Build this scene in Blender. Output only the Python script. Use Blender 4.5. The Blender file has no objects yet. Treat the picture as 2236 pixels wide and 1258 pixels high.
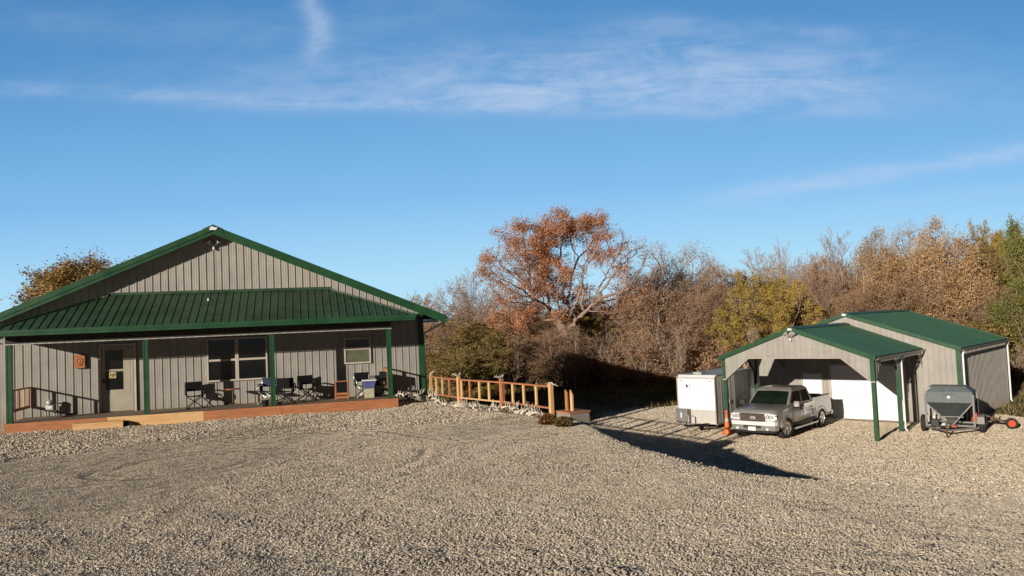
import bpy, math, random
import numpy as np
from mathutils import Vector, Matrix
random.seed(7)
R = math.radians
scn = bpy.context.scene
COL = scn.collection
PI = math.pi

# ------------------------------------------------------------------ helpers
def link(o, parent=None):
    COL.objects.link(o)
    if parent is not None: o.parent = parent
    return o

def tag(o, label=None, cat=None, group=None, kind=None):
    if label: o['label'] = label
    if cat: o['category'] = cat
    if group: o['group'] = group
    if kind: o['kind'] = kind
    return o

def thing(name, label, cat, loc=(0, 0, 0), rz=0, group=None):
    o = bpy.data.objects.new(name, None)
    o.empty_display_size = .2
    link(o); o.location = loc; o.rotation_euler = (0, 0, rz)
    return tag(o, label, cat, group)

def dup(root, label=None):
    def rec(o, par):
        c = o.copy(); COL.objects.link(c); c.parent = par
        for ch in o.children: rec(ch, c)
        return c
    r = rec(root, None)
    if label: r['label'] = label
    return r

class MB:
    """collects shapes and links them as one mesh object"""
    def __init__(s): s.v = []; s.f = []; s.mi = []; s.cur = 0; s.sm = []; s.smooth = False
    def add(s, vs, fs, smooth=None):
        b = len(s.v); s.v += [tuple(v) for v in vs]
        sm = s.smooth if smooth is None else smooth
        for f in fs: s.f.append(tuple(i + b for i in f)); s.mi.append(s.cur); s.sm.append(sm)
    def box(s, x0, x1, y0, y1, z0, z1, M=None):
        vs = [Vector((x, y, z)) for z in (z0, z1) for y in (y0, y1) for x in (x0, x1)]
        if M is not None: vs = [M @ v for v in vs]
        s.add(vs, [(0, 2, 3, 1), (4, 5, 7, 6), (0, 1, 5, 4), (2, 6, 7, 3), (0, 4, 6, 2), (1, 3, 7, 5)], False)
    def bar(s, a, b, w, h, up=(0, 0, 1)):
        a = Vector(a); b = Vector(b); d = (b - a); L = d.length; d.normalize()
        u = Vector(up)
        if abs(d.dot(u)) > .98: u = Vector((0, 1, 0))
        x = d.cross(u).normalized(); z = x.cross(d)
        M = Matrix((x, d, z)).transposed().to_4x4(); M.translation = a
        s.box(-w / 2, w / 2, 0, L, -h / 2, h / 2, M)
    def tube(s, pts, r, n=8, caps=True, smooth=True):
        pts = [Vector(p) for p in pts]
        rs = r if isinstance(r, (list, tuple)) else [r] * len(pts)
        vs = []; prev = None
        for i, p in enumerate(pts):
            d = (pts[min(i + 1, len(pts) - 1)] - pts[max(i - 1, 0)]).normalized()
            if prev is None:
                u = Vector((0, 0, 1)) if abs(d.z) < .9 else Vector((1, 0, 0))
                x = d.cross(u).normalized()
            else:
                x = (prev - d * prev.dot(d)).normalized()
            prev = x; y = d.cross(x)
            for k in range(n):
                a = 2 * PI * k / n
                vs.append(p + (x * math.cos(a) + y * math.sin(a)) * rs[i])
        fs = []
        for i in range(len(pts) - 1):
            for k in range(n):
                k2 = (k + 1) % n
                fs.append((i * n + k, i * n + k2, (i + 1) * n + k2, (i + 1) * n + k))
        s.add(vs, fs, smooth)
        if caps:
            s.add(vs[:n], [tuple(range(n))[::-1]], False); s.add(vs[-n:], [tuple(range(n))], False)
    def lathe(s, prof, c=(0, 0, 0), axis='z', n=24, smooth=True):
        c = Vector(c); vs = []
        for (r, h) in prof:
            for k in range(n):
                a = 2 * PI * k / n
                p = (r * math.cos(a), r * math.sin(a), h)
                if axis == 'y': p = (p[0], p[2], p[1])
                if axis == 'x': p = (p[2], p[0], p[1])
                vs.append(c + Vector(p))
        fs = []
        for i in range(len(prof) - 1):
            for k in range(n):
                k2 = (k + 1) % n
                fs.append((i * n + k, i * n + k2, (i + 1) * n + k2, (i + 1) * n + k))
        s.add(vs, fs, smooth)
    def prism(s, poly, y0, y1, plane='xz', M=None):
        """poly in the plane, extruded along the third axis"""
        n = len(poly); vs = []
        for y in (y0, y1):
            for (a, b) in poly:
                p = {'xz': (a, y, b), 'yz': (y, a, b), 'xy': (a, b, y)}[plane]
                p = Vector(p)
                vs.append(M @ p if M is not None else p)
        fs = [tuple(range(n)), tuple(range(2 * n - 1, n - 1, -1))]
        for i in range(n):
            j = (i + 1) % n
            fs.append((i, i + n, j + n, j))
        s.add(vs, fs, False)
    def quad(s, a, b, c, d): s.add([a, b, c, d], [(0, 1, 2, 3)], False)
    def build(s, name, mats, parent=None, loc=(0, 0, 0), rot=(0, 0, 0), bevel=0, recalc=True):
        me = bpy.data.meshes.new(name)
        me.from_pydata(s.v, [], s.f)
        if not isinstance(mats, (list, tuple)): mats = [mats]
        for m in mats: me.materials.append(m)
        me.polygons.foreach_set('material_index', s.mi)
        me.polygons.foreach_set('use_smooth', s.sm)
        me.update()
        if recalc:
            import bmesh
            bm = bmesh.new(); bm.from_mesh(me)
            bmesh.ops.remove_doubles(bm, verts=bm.verts, dist=1e-5)
            bmesh.ops.recalc_face_normals(bm, faces=bm.faces); bm.to_mesh(me); bm.free()
        o = bpy.data.objects.new(name, me)
        link(o, parent); o.location = loc; o.rotation_euler = rot
        if bevel:
            b = o.modifiers.new('bevel', 'BEVEL'); b.width = bevel; b.segments = 2; b.limit_method = 'ANGLE'
        return o

def arr_mesh(name, v, f, mats, mi=None, smooth=False, parent=None):
    """numpy verts (n,3), faces (m,k) -> object"""
    me = bpy.data.meshes.new(name)
    k = f.shape[1]
    me.vertices.add(len(v)); me.vertices.foreach_set('co', v.astype(np.float32).ravel())
    me.loops.add(f.size); me.loops.foreach_set('vertex_index', f.astype(np.int32).ravel())
    me.polygons.add(len(f))
    me.polygons.foreach_set('loop_start', np.arange(0, f.size, k, dtype=np.int32))
    me.polygons.foreach_set('loop_total', np.full(len(f), k, dtype=np.int32))
    for m in (mats if isinstance(mats, (list, tuple)) else [mats]): me.materials.append(m)
    if mi is not None: me.polygons.foreach_set('material_index', mi.astype(np.int32))
    me.polygons.foreach_set('use_smooth', np.full(len(f), smooth))
    me.update(calc_edges=True)
    return me

# ------------------------------------------------------------------ materials
class NT:
    def __init__(s, tree): s.t = tree
    def n(s, typ, **kw):
        nd = s.t.nodes.new(typ)
        for k, v in kw.items():
            if k.startswith('_'): setattr(nd, k[1:], v)
            else:
                key = int(k[1:]) if k[0] == 'i' and k[1:].isdigit() else k.replace('__', ' ')
                s.set(nd.inputs[key], v)
        return nd
    def set(s, inp, v):
        if isinstance(v, bpy.types.NodeSocket): s.t.links.new(v, inp)
        elif isinstance(v, bpy.types.Node): s.t.links.new(v.outputs[0], inp)
        else:
            if hasattr(inp.default_value, '__len__') and isinstance(v, (list, tuple)) and len(inp.default_value) == 4 and len(v) == 3: v = (*v, 1)
            inp.default_value = v
    def m(s, op, a, b=0, c=0, clamp=False):
        nd = s.t.nodes.new('ShaderNodeMath'); nd.operation = op; nd.use_clamp = clamp
        s.set(nd.inputs[0], a); s.set(nd.inputs[1], b)
        if len(nd.inputs) > 2: s.set(nd.inputs[2], c)
        return nd.outputs[0]
    def mix(s, fac, a, b, blend='MIX'):
        nd = s.t.nodes.new('ShaderNodeMix'); nd.data_type = 'RGBA'; nd.blend_type = blend
        s.set(nd.inputs[0], fac); s.set(nd.inputs[6], a); s.set(nd.inputs[7], b)
        return nd.outputs[2]
    def ramp(s, fac, stops, interp='LINEAR'):
        nd = s.t.nodes.new('ShaderNodeValToRGB'); nd.color_ramp.interpolation = interp
        el = nd.color_ramp.elements
        while len(el) < len(stops): el.new(.5)
        for e, (p, c) in zip(el, stops):
            e.position = p; e.color = (*c, 1) if len(c) == 3 else c
        s.set(nd.inputs[0], fac); return nd.outputs[0]
    def noise(s, vec, scale, detail=4, rough=.55, dist=0):
        nd = s.n('ShaderNodeTexNoise', Scale=scale, Detail=detail, Roughness=rough, Distortion=dist)
        if vec is not None: s.set(nd.inputs['Vector'], vec)
        return nd.outputs[0]
    def vec(s, src, scale=(1, 1, 1), loc=(0, 0, 0), rot=(0, 0, 0)):
        nd = s.n('ShaderNodeMapping'); s.set(nd.inputs['Vector'], src)
        nd.inputs['Scale'].default_value = scale; nd.inputs['Location'].default_value = loc; nd.inputs['Rotation'].default_value = rot
        return nd.outputs[0]

def newmat(name):
    m = bpy.data.materials.new(name); m.use_nodes = True
    nt = m.node_tree; nt.nodes.clear()
    N = NT(nt); out = nt.nodes.new('ShaderNodeOutputMaterial'); b = nt.nodes.new('ShaderNodeBsdfPrincipled')
    nt.links.new(b.outputs[0], out.inputs[0])
    return m, N, b, out

def paint(name, col, rough=.5, metal=0, var=.12, scale=3, spec=.5, dirt=0, bump=0, coat=0):
    m, N, b, o = newmat(name)
    tc = N.n('ShaderNodeTexCoord').outputs['Object']
    nz = N.noise(tc, scale, 6, .65)
    dark = tuple(c * (1 - var * 1.6) for c in col); lite = tuple(min(1, c * (1 + var)) for c in col)
    c = N.ramp(nz, [(.3, dark), (.7, lite)])
    if dirt:
        nz2 = N.noise(N.vec(tc, (1, 1, .35)), scale * 4, 8, .7)
        f = N.m('MULTIPLY', N.ramp(nz2, [(.5, (0, 0, 0)), (.75, (1, 1, 1))]), dirt)
        c = N.mix(f, c, (.2, .16, .11, 1))
    N.set(b.inputs['Base Color'], c)
    b.inputs['Metallic'].default_value = metal
    b.inputs['Specular IOR Level'].default_value = spec
    if coat: b.inputs['Coat Weight'].default_value = coat; b.inputs['Coat Roughness'].default_value = .06
    N.set(b.inputs['Roughness'], N.m('ADD', N.m('MULTIPLY', nz, .2), rough - .1))
    if 'metal' in name and not bump:
        wv = N.noise(N.vec(tc, (1.1, 1.1, .6)), 1.6, 3, .5); bp = N.n('ShaderNodeBump', Strength=.35, Distance=.02); N.set(bp.inputs['Height'], wv); N.set(b.inputs['Normal'], bp.outputs[0])
    if bump:
        bp = N.n('ShaderNodeBump', Strength=bump, Distance=.01); N.set(bp.inputs['Height'], N.noise(tc, scale * 12, 5)); N.set(b.inputs['Normal'], bp.outputs[0])
    return m

def add_splash(m, z0, z1, col):
    N = NT(m.node_tree); b = [n for n in m.node_tree.nodes if n.type == 'BSDF_PRINCIPLED'][0]
    src = b.inputs['Base Color'].links[0].from_socket
    tc = N.n('ShaderNodeTexCoord').outputs['Object']; sp = N.n('ShaderNodeSeparateXYZ'); N.set(sp.inputs[0], tc)
    h = N.m('ADD', sp.outputs[2], N.m('MULTIPLY', N.noise(tc, 3, 5, .7), -.5))
    mr = N.n('ShaderNodeMapRange'); N.set(mr.inputs[0], h); mr.inputs[1].default_value = z0; mr.inputs[2].default_value = z1; mr.inputs[3].default_value = .55; mr.inputs[4].default_value = 0
    wv = N.noise(N.vec(tc, (5, 5, .5)), 1.2, 4, .6)
    c = N.mix(mr.outputs[0], src, (*col, 1))
    c = N.mix(N.ramp(wv, [(.45, (0, 0, 0)), (.8, (.35, .35, .35))]), c, (*[q * .8 for q in col], 1))
    N.set(b.inputs['Base Color'], c)

def wood(name, light, dark, axis='x', scale=1.0):
    m, N, b, o = newmat(name)
    tc = N.n('ShaderNodeTexCoord').outputs['Object']
    st = {'x': (.8, 9, 9), 'y': (9, .8, 9), 'z': (9, 9, .8)}[axis]
    v = N.vec(tc, tuple(a * scale for a in st))
    g = N.noise(v, 2.2, 8, .6, 1.2)
    kn = N.n('ShaderNodeTexVoronoi', Scale=.55 * scale); N.set(kn.inputs['Vector'], v)
    kf = N.ramp(kn.outputs['Distance'], [(.02, (1, 1, 1)), (.11, (0, 0, 0))])
    c = N.ramp(g, [(.3, dark), (.5, tuple((a + b_) / 2 for a, b_ in zip(light, dark))), (.66, light)])
    c = N.mix(N.m('MULTIPLY', kf, .7), c, tuple(d * .35 for d in dark) + (1,))
    big = N.noise(tc, .8, 3)
    c = N.mix(N.m('MULTIPLY', big, .5), c, tuple(d * .9 for d in dark) + (1,))
    N.set(b.inputs['Base Color'], c); b.inputs['Roughness'].default_value = .75
    bp = N.n('ShaderNodeBump', Strength=.4, Distance=.004); N.set(bp.inputs['Height'], g); N.set(b.inputs['Normal'], bp.outputs[0])
    return m

def glassy(name, col, rough=.05, spec=.6):
    m, N, b, o = newmat(name)
    tc = N.n('ShaderNodeTexCoord').outputs['Object']
    nz = N.noise(tc, 2.0, 3)
    N.set(b.inputs['Base Color'], N.ramp(nz, [(.35, tuple(c * .6 for c in col)), (.7, col)]))
    b.inputs['Roughness'].default_value = rough; b.inputs['Specular IOR Level'].default_value = spec
    bp = N.n('ShaderNodeBump', Strength=.08, Distance=.01); N.set(bp.inputs['Height'], nz); N.set(b.inputs['Normal'], bp.outputs[0])
    return m

M = {}
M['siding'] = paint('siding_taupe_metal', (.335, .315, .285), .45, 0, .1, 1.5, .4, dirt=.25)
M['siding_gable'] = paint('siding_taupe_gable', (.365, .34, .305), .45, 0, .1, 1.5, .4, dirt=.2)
add_splash(M['siding'], -.35, .15, (.26, .215, .165)); add_splash(M['siding_gable'], -.2, .3, (.28, .235, .18))
M['green'] = paint('green_metal_trim', (.018, .078, .032), .38, 0, .15, 2, .5, dirt=.08)
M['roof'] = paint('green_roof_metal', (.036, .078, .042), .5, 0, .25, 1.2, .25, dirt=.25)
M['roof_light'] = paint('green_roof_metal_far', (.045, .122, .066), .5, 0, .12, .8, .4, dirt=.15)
M['cream'] = paint('cream_trim', (.52, .46, .38), .5, 0, .08, 3, .4, dirt=.12)
M['door'] = paint('door_paint', (.40, .36, .28), .45, 0, .08, 2, .4, dirt=.1)
M['white'] = paint('white_paint', (.80, .80, .83), .4, 0, .03, 2, .4, dirt=.03)
M['white_door'] = paint('white_garage_door', (.82, .82, .85), .45, 0, .03, 1.5, .3, dirt=.02)
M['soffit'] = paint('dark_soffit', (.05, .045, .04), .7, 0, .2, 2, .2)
M['steel'] = paint('galvanised_steel', (.46, .44, .40), .5, .2, .12, 6, .5)
M['aluminium'] = paint('brushed_aluminium', (.72, .70, .67), .32, .85, .08, 12)
M['black'] = paint('black_fabric', (.012, .012, .014), .85, 0, .3, 12, .15)
M['navy'] = paint('navy_fabric', (.03, .035, .09), .75, 0, .2, 8, .25)
M['blue_tub'] = paint('blue_plastic', (.10, .10, .26), .45, 0, .1, 5, .4)
M['blackp'] = paint('black_plastic', (.02, .02, .022), .5, 0, .2, 6, .4)
M['glass'] = glassy('dark_window_glass', (.010, .011, .012))
M['glass_green'] = glassy('shaded_window_glass', (.17, .175, .12), .12, .3)
M['redwood'] = wood('red_cedar_wood', (.56, .24, .105), (.32, .11, .045))
M['redwoodz'] = wood('red_cedar_wood_upright', (.58, .25, .11), (.34, .12, .05), 'z')
M['pine'] = wood('pale_pine_wood', (.82, .54, .27), (.55, .31, .13))
M['pinez'] = wood('pale_pine_wood_upright', (.82, .54, .27), (.58, .33, .14), 'z')
M['deckw'] = wood('grey_deck_wood', (.30, .23, .165), (.17, .12, .085))
M['brownboard'] = wood('weathered_board', (.22, .16, .09), (.11, .08, .045), 'z')
M['antler'] = paint('bone_antler', (.78, .70, .58), .6, 0, .2, 9, .3)
M['gunmetal'] = paint('blue_grey_paint', (.115, .140, .148), .5, 0, .15, 3, .4, dirt=.35)
M['gunmetal_dark'] = paint('dark_grey_paint', (.05, .06, .06), .55, 0, .2, 3, .3, dirt=.2)
M['frame_grey'] = paint('grey_frame_paint', (.21, .205, .20), .5, .1, .15, 4, .4, dirt=.3)
M['rust'] = paint('rusty_steel', (.15, .09, .055), .8, .1, .35, 8)
M['orange'] = paint('orange_plastic', (.80, .17, .035), .5, 0, .1, 5, .4, dirt=.1)
M['orange_steel'] = paint('orange_red_steel', (.62, .085, .02), .5, 0, .12, 4, .4, dirt=.2)
M['pink'] = paint('faded_red_cap', (.75, .12, .12), .5, 0, .1, 5)
M['tyre'] = paint('tyre_rubber', (.035, .032, .029), .85, 0, .2, 8, .2, dirt=.3)
M['concrete'] = paint('concrete', (.40, .33, .25), .85, 0, .12, 4, .2, dirt=.2, bump=.3)
M['diamond'] = paint('diamond_plate', (.56, .53, .49), .45, .25, .15, 25, .5, bump=.6)
M['trailer_side'] = paint('trailer_side_skin', (.80, .76, .69), .45, .1, .06, 1.5, .4, dirt=.15)
M['darkmark'] = paint('black_decal', (.03, .03, .03), .5, 0, .1, 5)
M['jug'] = paint('translucent_jug', (.72, .69, .58), .45, 0, .08, 6)
M['straw'] = paint('dry_flower_brown', (.24, .13, .05), .9, 0, .45, 30, .1, bump=1)
M['olive_tuft'] = paint('dry_flower_olive', (.20, .15, .055), .9, 0, .45, 30, .1, bump=1)
M['potm'] = paint('dark_pot', (.035, .037, .033), .6, 0, .2, 6)
M['paint_silver'] = paint('silver_truck_paint', (.43, .405, .375), .3, .45, .04, 1.5, .5, dirt=.06, coat=.6)
M['chrome'] = paint('chrome', (.84, .83, .82), .2, .15, .04, 4)
M['trim_dark'] = paint('dark_trim', (.03, .03, .032), .6, 0, .15, 4)
M['windshield'] = glassy('windshield_glass', (.010, .020, .013), .05, .6)
M['side_glass'] = glassy('side_window_glass', (.012, .011, .010), .05, .7)
M['lamp_lens'] = paint('headlamp_lens', (.86, .87, .92), .12, .0, .15, 30)
M['amber'] = paint('amber_lens', (.75, .10, .03), .3)
M['redlens'] = paint('red_lens', (.5, .02, .02), .25)
M['plate'] = paint('number_plate', (.8, .78, .76), .5, 0, .05, 20)
M['kraft'] = paint('pale_box', (.42, .42, .30), .8, 0, .3, 14, .2)
M['copper'] = wood('orange_plaque_wood', (.48, .21, .085), (.30, .10, .035))

# ------------------------------------------------------------------ camera
F_PX, PITCH, ROLL = 1712.94, .04539, .04297
cam_d = bpy.data.cameras.new('camera'); cam = bpy.data.objects.new('camera', cam_d); link(cam)
cam_d.sensor_width = 36; cam_d.lens = F_PX / 2236 * 36; cam_d.clip_end = 5000; cam_d.clip_start = .1
fw = Vector((0, math.cos(PITCH), math.sin(PITCH))); rt = Vector((1, 0, 0)); up = Vector((0, -math.sin(PITCH), math.cos(PITCH)))
cr, sr = math.cos(ROLL), math.sin(ROLL)
r2 = rt * cr - up * sr; u2 = rt * sr + up * cr
mw = Matrix((r2, u2, -fw)).transposed().to_4x4(); mw.translation = (0, 0, 2.7)
cam.matrix_world = mw
scn.camera = cam

# ------------------------------------------------------------------ world and sun
SUN_EL, SUN_TR = R(12.6), R(36.3)      # elevation; heading the light travels to (clockwise from +Y)
w = bpy.data.worlds.new('World'); scn.world = w; w.use_nodes = True
nt = w.node_tree; nt.nodes.clear(); N = NT(nt)
sky = N.n('ShaderNodeTexSky', _sky_type='NISHITA'); sky.sun_disc = False
sky.sun_elevation = SUN_EL; sky.sun_rotation = SUN_TR + PI
sky.altitude = 300; sky.air_density = 1.0; sky.dust_density = .35; sky.ozone_density = 2.2
tc = N.n('ShaderNodeTexCoord').outputs['Generated']
sep = N.n('ShaderNodeSeparateXYZ'); N.set(sep.inputs[0], tc)
X, Y, Z = sep.outputs
ys = N.m('MAXIMUM', Y, .05)
U = N.m('DIVIDE', X, ys); V = N.m('DIVIDE', Z, ys)
comb = N.n('ShaderNodeCombineXYZ'); N.set(comb.inputs[0], U); N.set(comb.inputs[1], V)
cv = comb.outputs[0]
warp = N.noise(N.vec(cv, (2.2, 5, 1)), 1.6, 3, .5)
def streak(u0, v0, u1, v1, sig, amp, sigup=None):
    k = (v1 - v0) / (u1 - u0)
    d = N.m('SUBTRACT', V, N.m('ADD', N.m('MULTIPLY', N.m('SUBTRACT', U, u0), k), v0))
    d = N.m('ADD', d, N.m('MULTIPLY', N.m('SUBTRACT', warp, .5), sig * 1.6))
    if sigup:
        up_ = N.m('GREATER_THAN', d, 0)
        sg = N.m('ADD', N.m('MULTIPLY', up_, sigup - sig), sig)
    else: sg = sig
    g = N.m('DIVIDE', d, sg); g = N.m('EXPONENT', N.m('MULTIPLY', N.m('MULTIPLY', g, g), -1.0))
    um, uh = (u0 + u1) / 2, (u1 - u0) / 2
    e = N.m('DIVIDE', N.m('SUBTRACT', U, um), uh * 1.05); e = N.m('MULTIPLY', e, e); e = N.m('MULTIPLY', e, e)
    e = N.m('EXPONENT', N.m('MULTIPLY', e, -1.0))
    return N.m('MULTIPLY', N.m('MULTIPLY', g, e), amp)
parts = [streak(-.74, .338, .02, .276, .010, .62),
         streak(-.60, .34, -.1, .325, .03, .22),
         streak(-.34, .300, .58, .252, .014, .95, .065),
         streak(-.10, .315, .45, .30, .045, .75),
         streak(-.75, .43, -.15, .385, .025, .30),
         streak(.08, .392, .55, .352, .010, .4),
         streak(.02, .36, .50, .33, .03, .35),
         streak(.28, .148, .74, .205, .013, 1.35),
         streak(.44, .130, .74, .150, .008, .35),
         streak(-.18, .42, .0, .425, .03, .3)]
tot = parts[0]
for p_ in parts[1:]: tot = N.m('ADD', tot, p_)
fib = N.noise(N.vec(cv, (5.5, 30, 1), rot=(0, 0, R(-4))), 1.3, 8, .62, .8)
fib2 = N.noise(N.vec(cv, (8, 14, 1), rot=(0, 0, R(25))), 1.7, 7, .6, 1.2)
tex = N.ramp(N.m('ADD', N.m('MULTIPLY', fib, .6), N.m('MULTIPLY', fib2, .4)), [(.36, (.12, .12, .12)), (.66, (1, 1, 1))])
cl = N.m('MULTIPLY', tot, tex)
# the short broken vapour trail high above the house
su = N.m('ADD', U, N.m('MULTIPLY', N.m('SUBTRACT', N.noise(N.vec(cv, (1, 22, 1)), 1.0, 3), .5), .045))
pu = N.m('DIVIDE', N.m('ADD', su, .243), .016); pu = N.m('EXPONENT', N.m('MULTIPLY', N.m('MULTIPLY', pu, pu), -1))
pv = N.ramp(V, [(.338, (0, 0, 0)), (.37, (1, 1, 1))])
puff = N.m('MULTIPLY', N.m('MULTIPLY', pu, pv), N.ramp(N.noise(N.vec(cv, (26, 26, 1)), 1.2, 7, .65), [(.3, (.35, .35, .35)), (.7, (1, 1, 1))]))
cl = N.m('ADD', cl, N.m('MULTIPLY', puff, 1.15))
sc_ = N.n('ShaderNodeVectorMath', _operation='SCALE')
cl = N.m('MULTIPLY', cl, .42, clamp=True)
bg = nt.nodes.new('ShaderNodeBackground')
grad = N.ramp(V, [(0, (5.2, 8.0, 9.8)), (.06, (4.3, 7.5, 9.8)), (.17, (2.3, 5.2, 8.8)), (.35, (1.0, 3.15, 6.5)), (.46, (.72, 2.5, 5.5)), (1, (.15, .45, 1.1))])
skyc = N.mix(.92, sky.outputs[0], grad)
skyb = N.mix(cl, skyc, (6.0, 7.0, 8.7, 1))
bg.inputs[1].default_value = .10
skyf = N.ramp(Y, [(0, (.25, .25, .25)), (.30, (1, 1, 1))])
N.set(bg.inputs[0], N.mix(1.0, skyb, skyf, 'MULTIPLY'))
wo = nt.nodes.new('ShaderNodeOutputWorld'); nt.links.new(bg.outputs[0], wo.inputs[0])

sl = bpy.data.lights.new('sun', 'SUN'); sl.energy = 4.9; sl.angle = R(.5); sl.color = (1, .915, .785)
so = bpy.data.objects.new('sun', sl); link(so)
tr = Vector((math.sin(SUN_TR) * math.cos(SUN_EL), math.cos(SUN_TR) * math.cos(SUN_EL), -math.sin(SUN_EL)))
so.rotation_euler = tr.to_track_quat('-Z', 'Y').to_euler(); so.location = (-20, -30, 20)

scn.view_settings.view_transform = 'Standard'; scn.view_settings.look = 'None'
scn.view_settings.exposure = 0; scn.view_settings.gamma = 1
scn.cycles.max_bounces = 6; scn.cycles.transparent_max_bounces = 6

# ------------------------------------------------------------------ terrain
LOW = -2.27
def sstep(t): t = np.clip(t, 0, 1); return t * t * (3 - 2 * t)
EY = np.array([-60, -10, 0, 10, 12.5, 14.5, 16.8, 19.5, 22.0, 24.0, 26.0, 29.3, 32, 34.7, 37, 41, 46, 60, 80, 400.])
EX = np.array([12, 7, 4, 2.4, 2.5, 2.25, 2.1, 1.75, 1.4, .45, -.75, -3.0, -5., -6.0, -7, -9, -12, -22, -40, -200.])
WY = np.array([-60, 0, 10, 12.5, 14.5, 16.8, 19.5, 23, 29, 34, 40, 60, 400.])
WW = np.array([60, 45, 36, 22, 9, 4.6, 2.3, 2.2, 2.5, 4, 7, 14, 30.])
def vnoise(x, y, seed=0):
    xi = np.floor(x).astype(np.int64); yi = np.floor(y).astype(np.int64)
    fx = x - xi; fy = y - yi; fx = fx * fx * (3 - 2 * fx); fy = fy * fy * (3 - 2 * fy)
    def h(a, b):
        n = (a * 374761393 + b * 668265263 + seed * 982451653) & 0x7fffffff
        n = (n ^ (n >> 13)) * 1274126177 & 0x7fffffff
        return ((n ^ (n >> 16)) & 0xffff) / 65535.
    return (h(xi, yi) * (1 - fx) + h(xi + 1, yi) * fx) * (1 - fy) + (h(xi, yi + 1) * (1 - fx) + h(xi + 1, yi + 1) * fx) * fy
def terrain(x, y, rough=True):
    x = np.asarray(x, float); y = np.asarray(y, float)
    xe = np.interp(y, EY, EX); ww = np.interp(y, WY, WW)
    t = sstep((x - xe) / ww)
    z = LOW * t
    z = z + .75 * (1 - sstep(y / 12.5)) * (1 - t * .4)
    # behind the house the plateau falls away softly
    z = z - 1.0 * sstep((y - 44) / 20.) * (1 - t)
    # rolling far hills
    far = sstep((y - 90) / 200.)
    z = z + far * 2.0
    if rough:
        near = 1 - sstep((np.hypot(x, y) - 45) / 30.)
        for (rr_, w_, dd_) in ((1.35, .10, .05), (1.75, .12, .04), (5.1, .13, .035), (5.75, .16, .05), (6.1, .10, .03)):
            q = np.hypot(x + 7.2 + .15 * (vnoise(y, x, 8) - .5), (y - 16.8) * 1.15); aa = np.arctan2(y - 16.8, x + 7.2)
            gate = sstep((vnoise(aa * 1.9 + rr_, aa * 0 + rr_, 9) - .38) * 5)
            dd_ = dd_ * .62; z = z - dd_ * np.exp(-((q - rr_) / w_) ** 2) * gate + .5 * dd_ * np.exp(-((q - rr_ - 2.0 * w_) / w_) ** 2) * gate
        z = z + near * ((vnoise(x * .55, y * .55, 1) - .5) * .07 + (vnoise(x * 1.7, y * 1.7, 2) - .5) * .035 + (vnoise(x * 4.5, y * 4.5, 5) - .5) * .022)
    return z
def gz(x, y): return float(terrain(x, y))

HO = Vector((-15.674, 24.048, .30)); HYAW = .26390
HE = Vector((math.cos(HYAW), math.sin(HYAW), 0)); HN = Vector((-math.sin(HYAW), math.cos(HYAW), 0))
def HP(x, y, z=0): return HO + HE * x + HN * y + Vector((0, 0, z))
CO = Vector((8.894, 33.49, LOW)); CYAW = -.7426
CE = Vector((math.cos(CYAW), math.sin(CYAW), 0)); CN = Vector((-math.sin(CYAW), math.cos(CYAW), 0))
def CP(x, y, z=0): return CO + CE * x + CN * y + Vector((0, 0, z))

def axis_vals():
    fx = np.concatenate([np.linspace(-900, -60, 22), np.linspace(-52, -26, 10), np.arange(-24, 32, .22), np.linspace(33, 60, 12), np.linspace(75, 900, 20)])
    fy = np.concatenate([np.linspace(-300, -12, 12), np.arange(-10, 4, .6), np.arange(4, 48, .2), np.linspace(49, 90, 28), np.linspace(100, 1800, 24)])
    return fx, fy
fx, fy = axis_vals()
GX, GY = np.meshgrid(fx, fy)
GZ = terrain(GX, GY)
v = np.stack([GX.ravel(), GY.ravel(), GZ.ravel()], 1)
nx, ny = len(fx), len(fy)
idx = np.arange(nx * ny).reshape(ny, nx)
f = np.stack([idx[:-1, :-1].ravel(), idx[:-1, 1:].ravel(), idx[1:, 1:].ravel(), idx[1:, :-1].ravel()], 1)

def grass_mask(x, y):
    n = vnoise(x * .5, y * .5, 11) * 2.2 + vnoise(x * 2, y * 2, 12) * 1.2 - 1.7
    # line where the gravel yard ends: (x, y) pairs
    yb = np.interp(x, [-60, -14, -3.6, -1.6, .2, 2, 5, 12, 18, 19.5, 21.5, 24, 27, 40], [30, 30, 29.4, 27.2, 27.8, 34, 42.0, 45, 45, 38.5, 34.8, 32.0, 29, 26])
    return np.clip((y - yb + n) / 1.0, 0, 1)

# ground material: gravel of two sizes, dry grass beyond it
m, N, b, out = newmat('gravel_and_grass')
geo = N.n('ShaderNodeNewGeometry').outputs['Position']
att = N.n('ShaderNodeAttribute', _attribute_name='grass').outputs['Fac']
lowa = N.n('ShaderNodeAttribute', _attribute_name='lower').outputs['Fac']
v1 = N.n('ShaderNodeTexVoronoi', Scale=24.0); N.set(v1.inputs['Vector'], geo)
v2 = N.n('ShaderNodeTexVoronoi', Scale=11.0); N.set(v2.inputs['Vector'], geo)
sepc = N.n('ShaderNodeSeparateColor'); N.set(sepc.inputs[0], v1.outputs['Color'])
stone = N.ramp(sepc.outputs[0], [(.0, (.30, .23, .15)), (.25, (.52, .41, .285)), (.6, (.70, .56, .40)), (.9, (.82, .69, .51)), (1, (.88, .78, .62))])
gap = N.ramp(v1.outputs['Distance'], [(.3, (1, 1, 1)), (.7, (.5, .5, .5))])
stone = N.mix(1.0, stone, gap, 'MULTIPLY')
pat = N.noise(geo, .45, 5, .6); pat2 = N.noise(geo, 3.0, 5, .65)
stone = N.mix(N.ramp(pat, [(.42, (0, 0, 0)), (.62, (.45, .45, .45))]), stone, (.50, .41, .31, 1))
stone = N.mix(N.m('MULTIPLY', N.ramp(pat2, [(.5, (0, 0, 0)), (.7, (1, 1, 1))]), .35), stone, (.34, .27, .195, 1))
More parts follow.
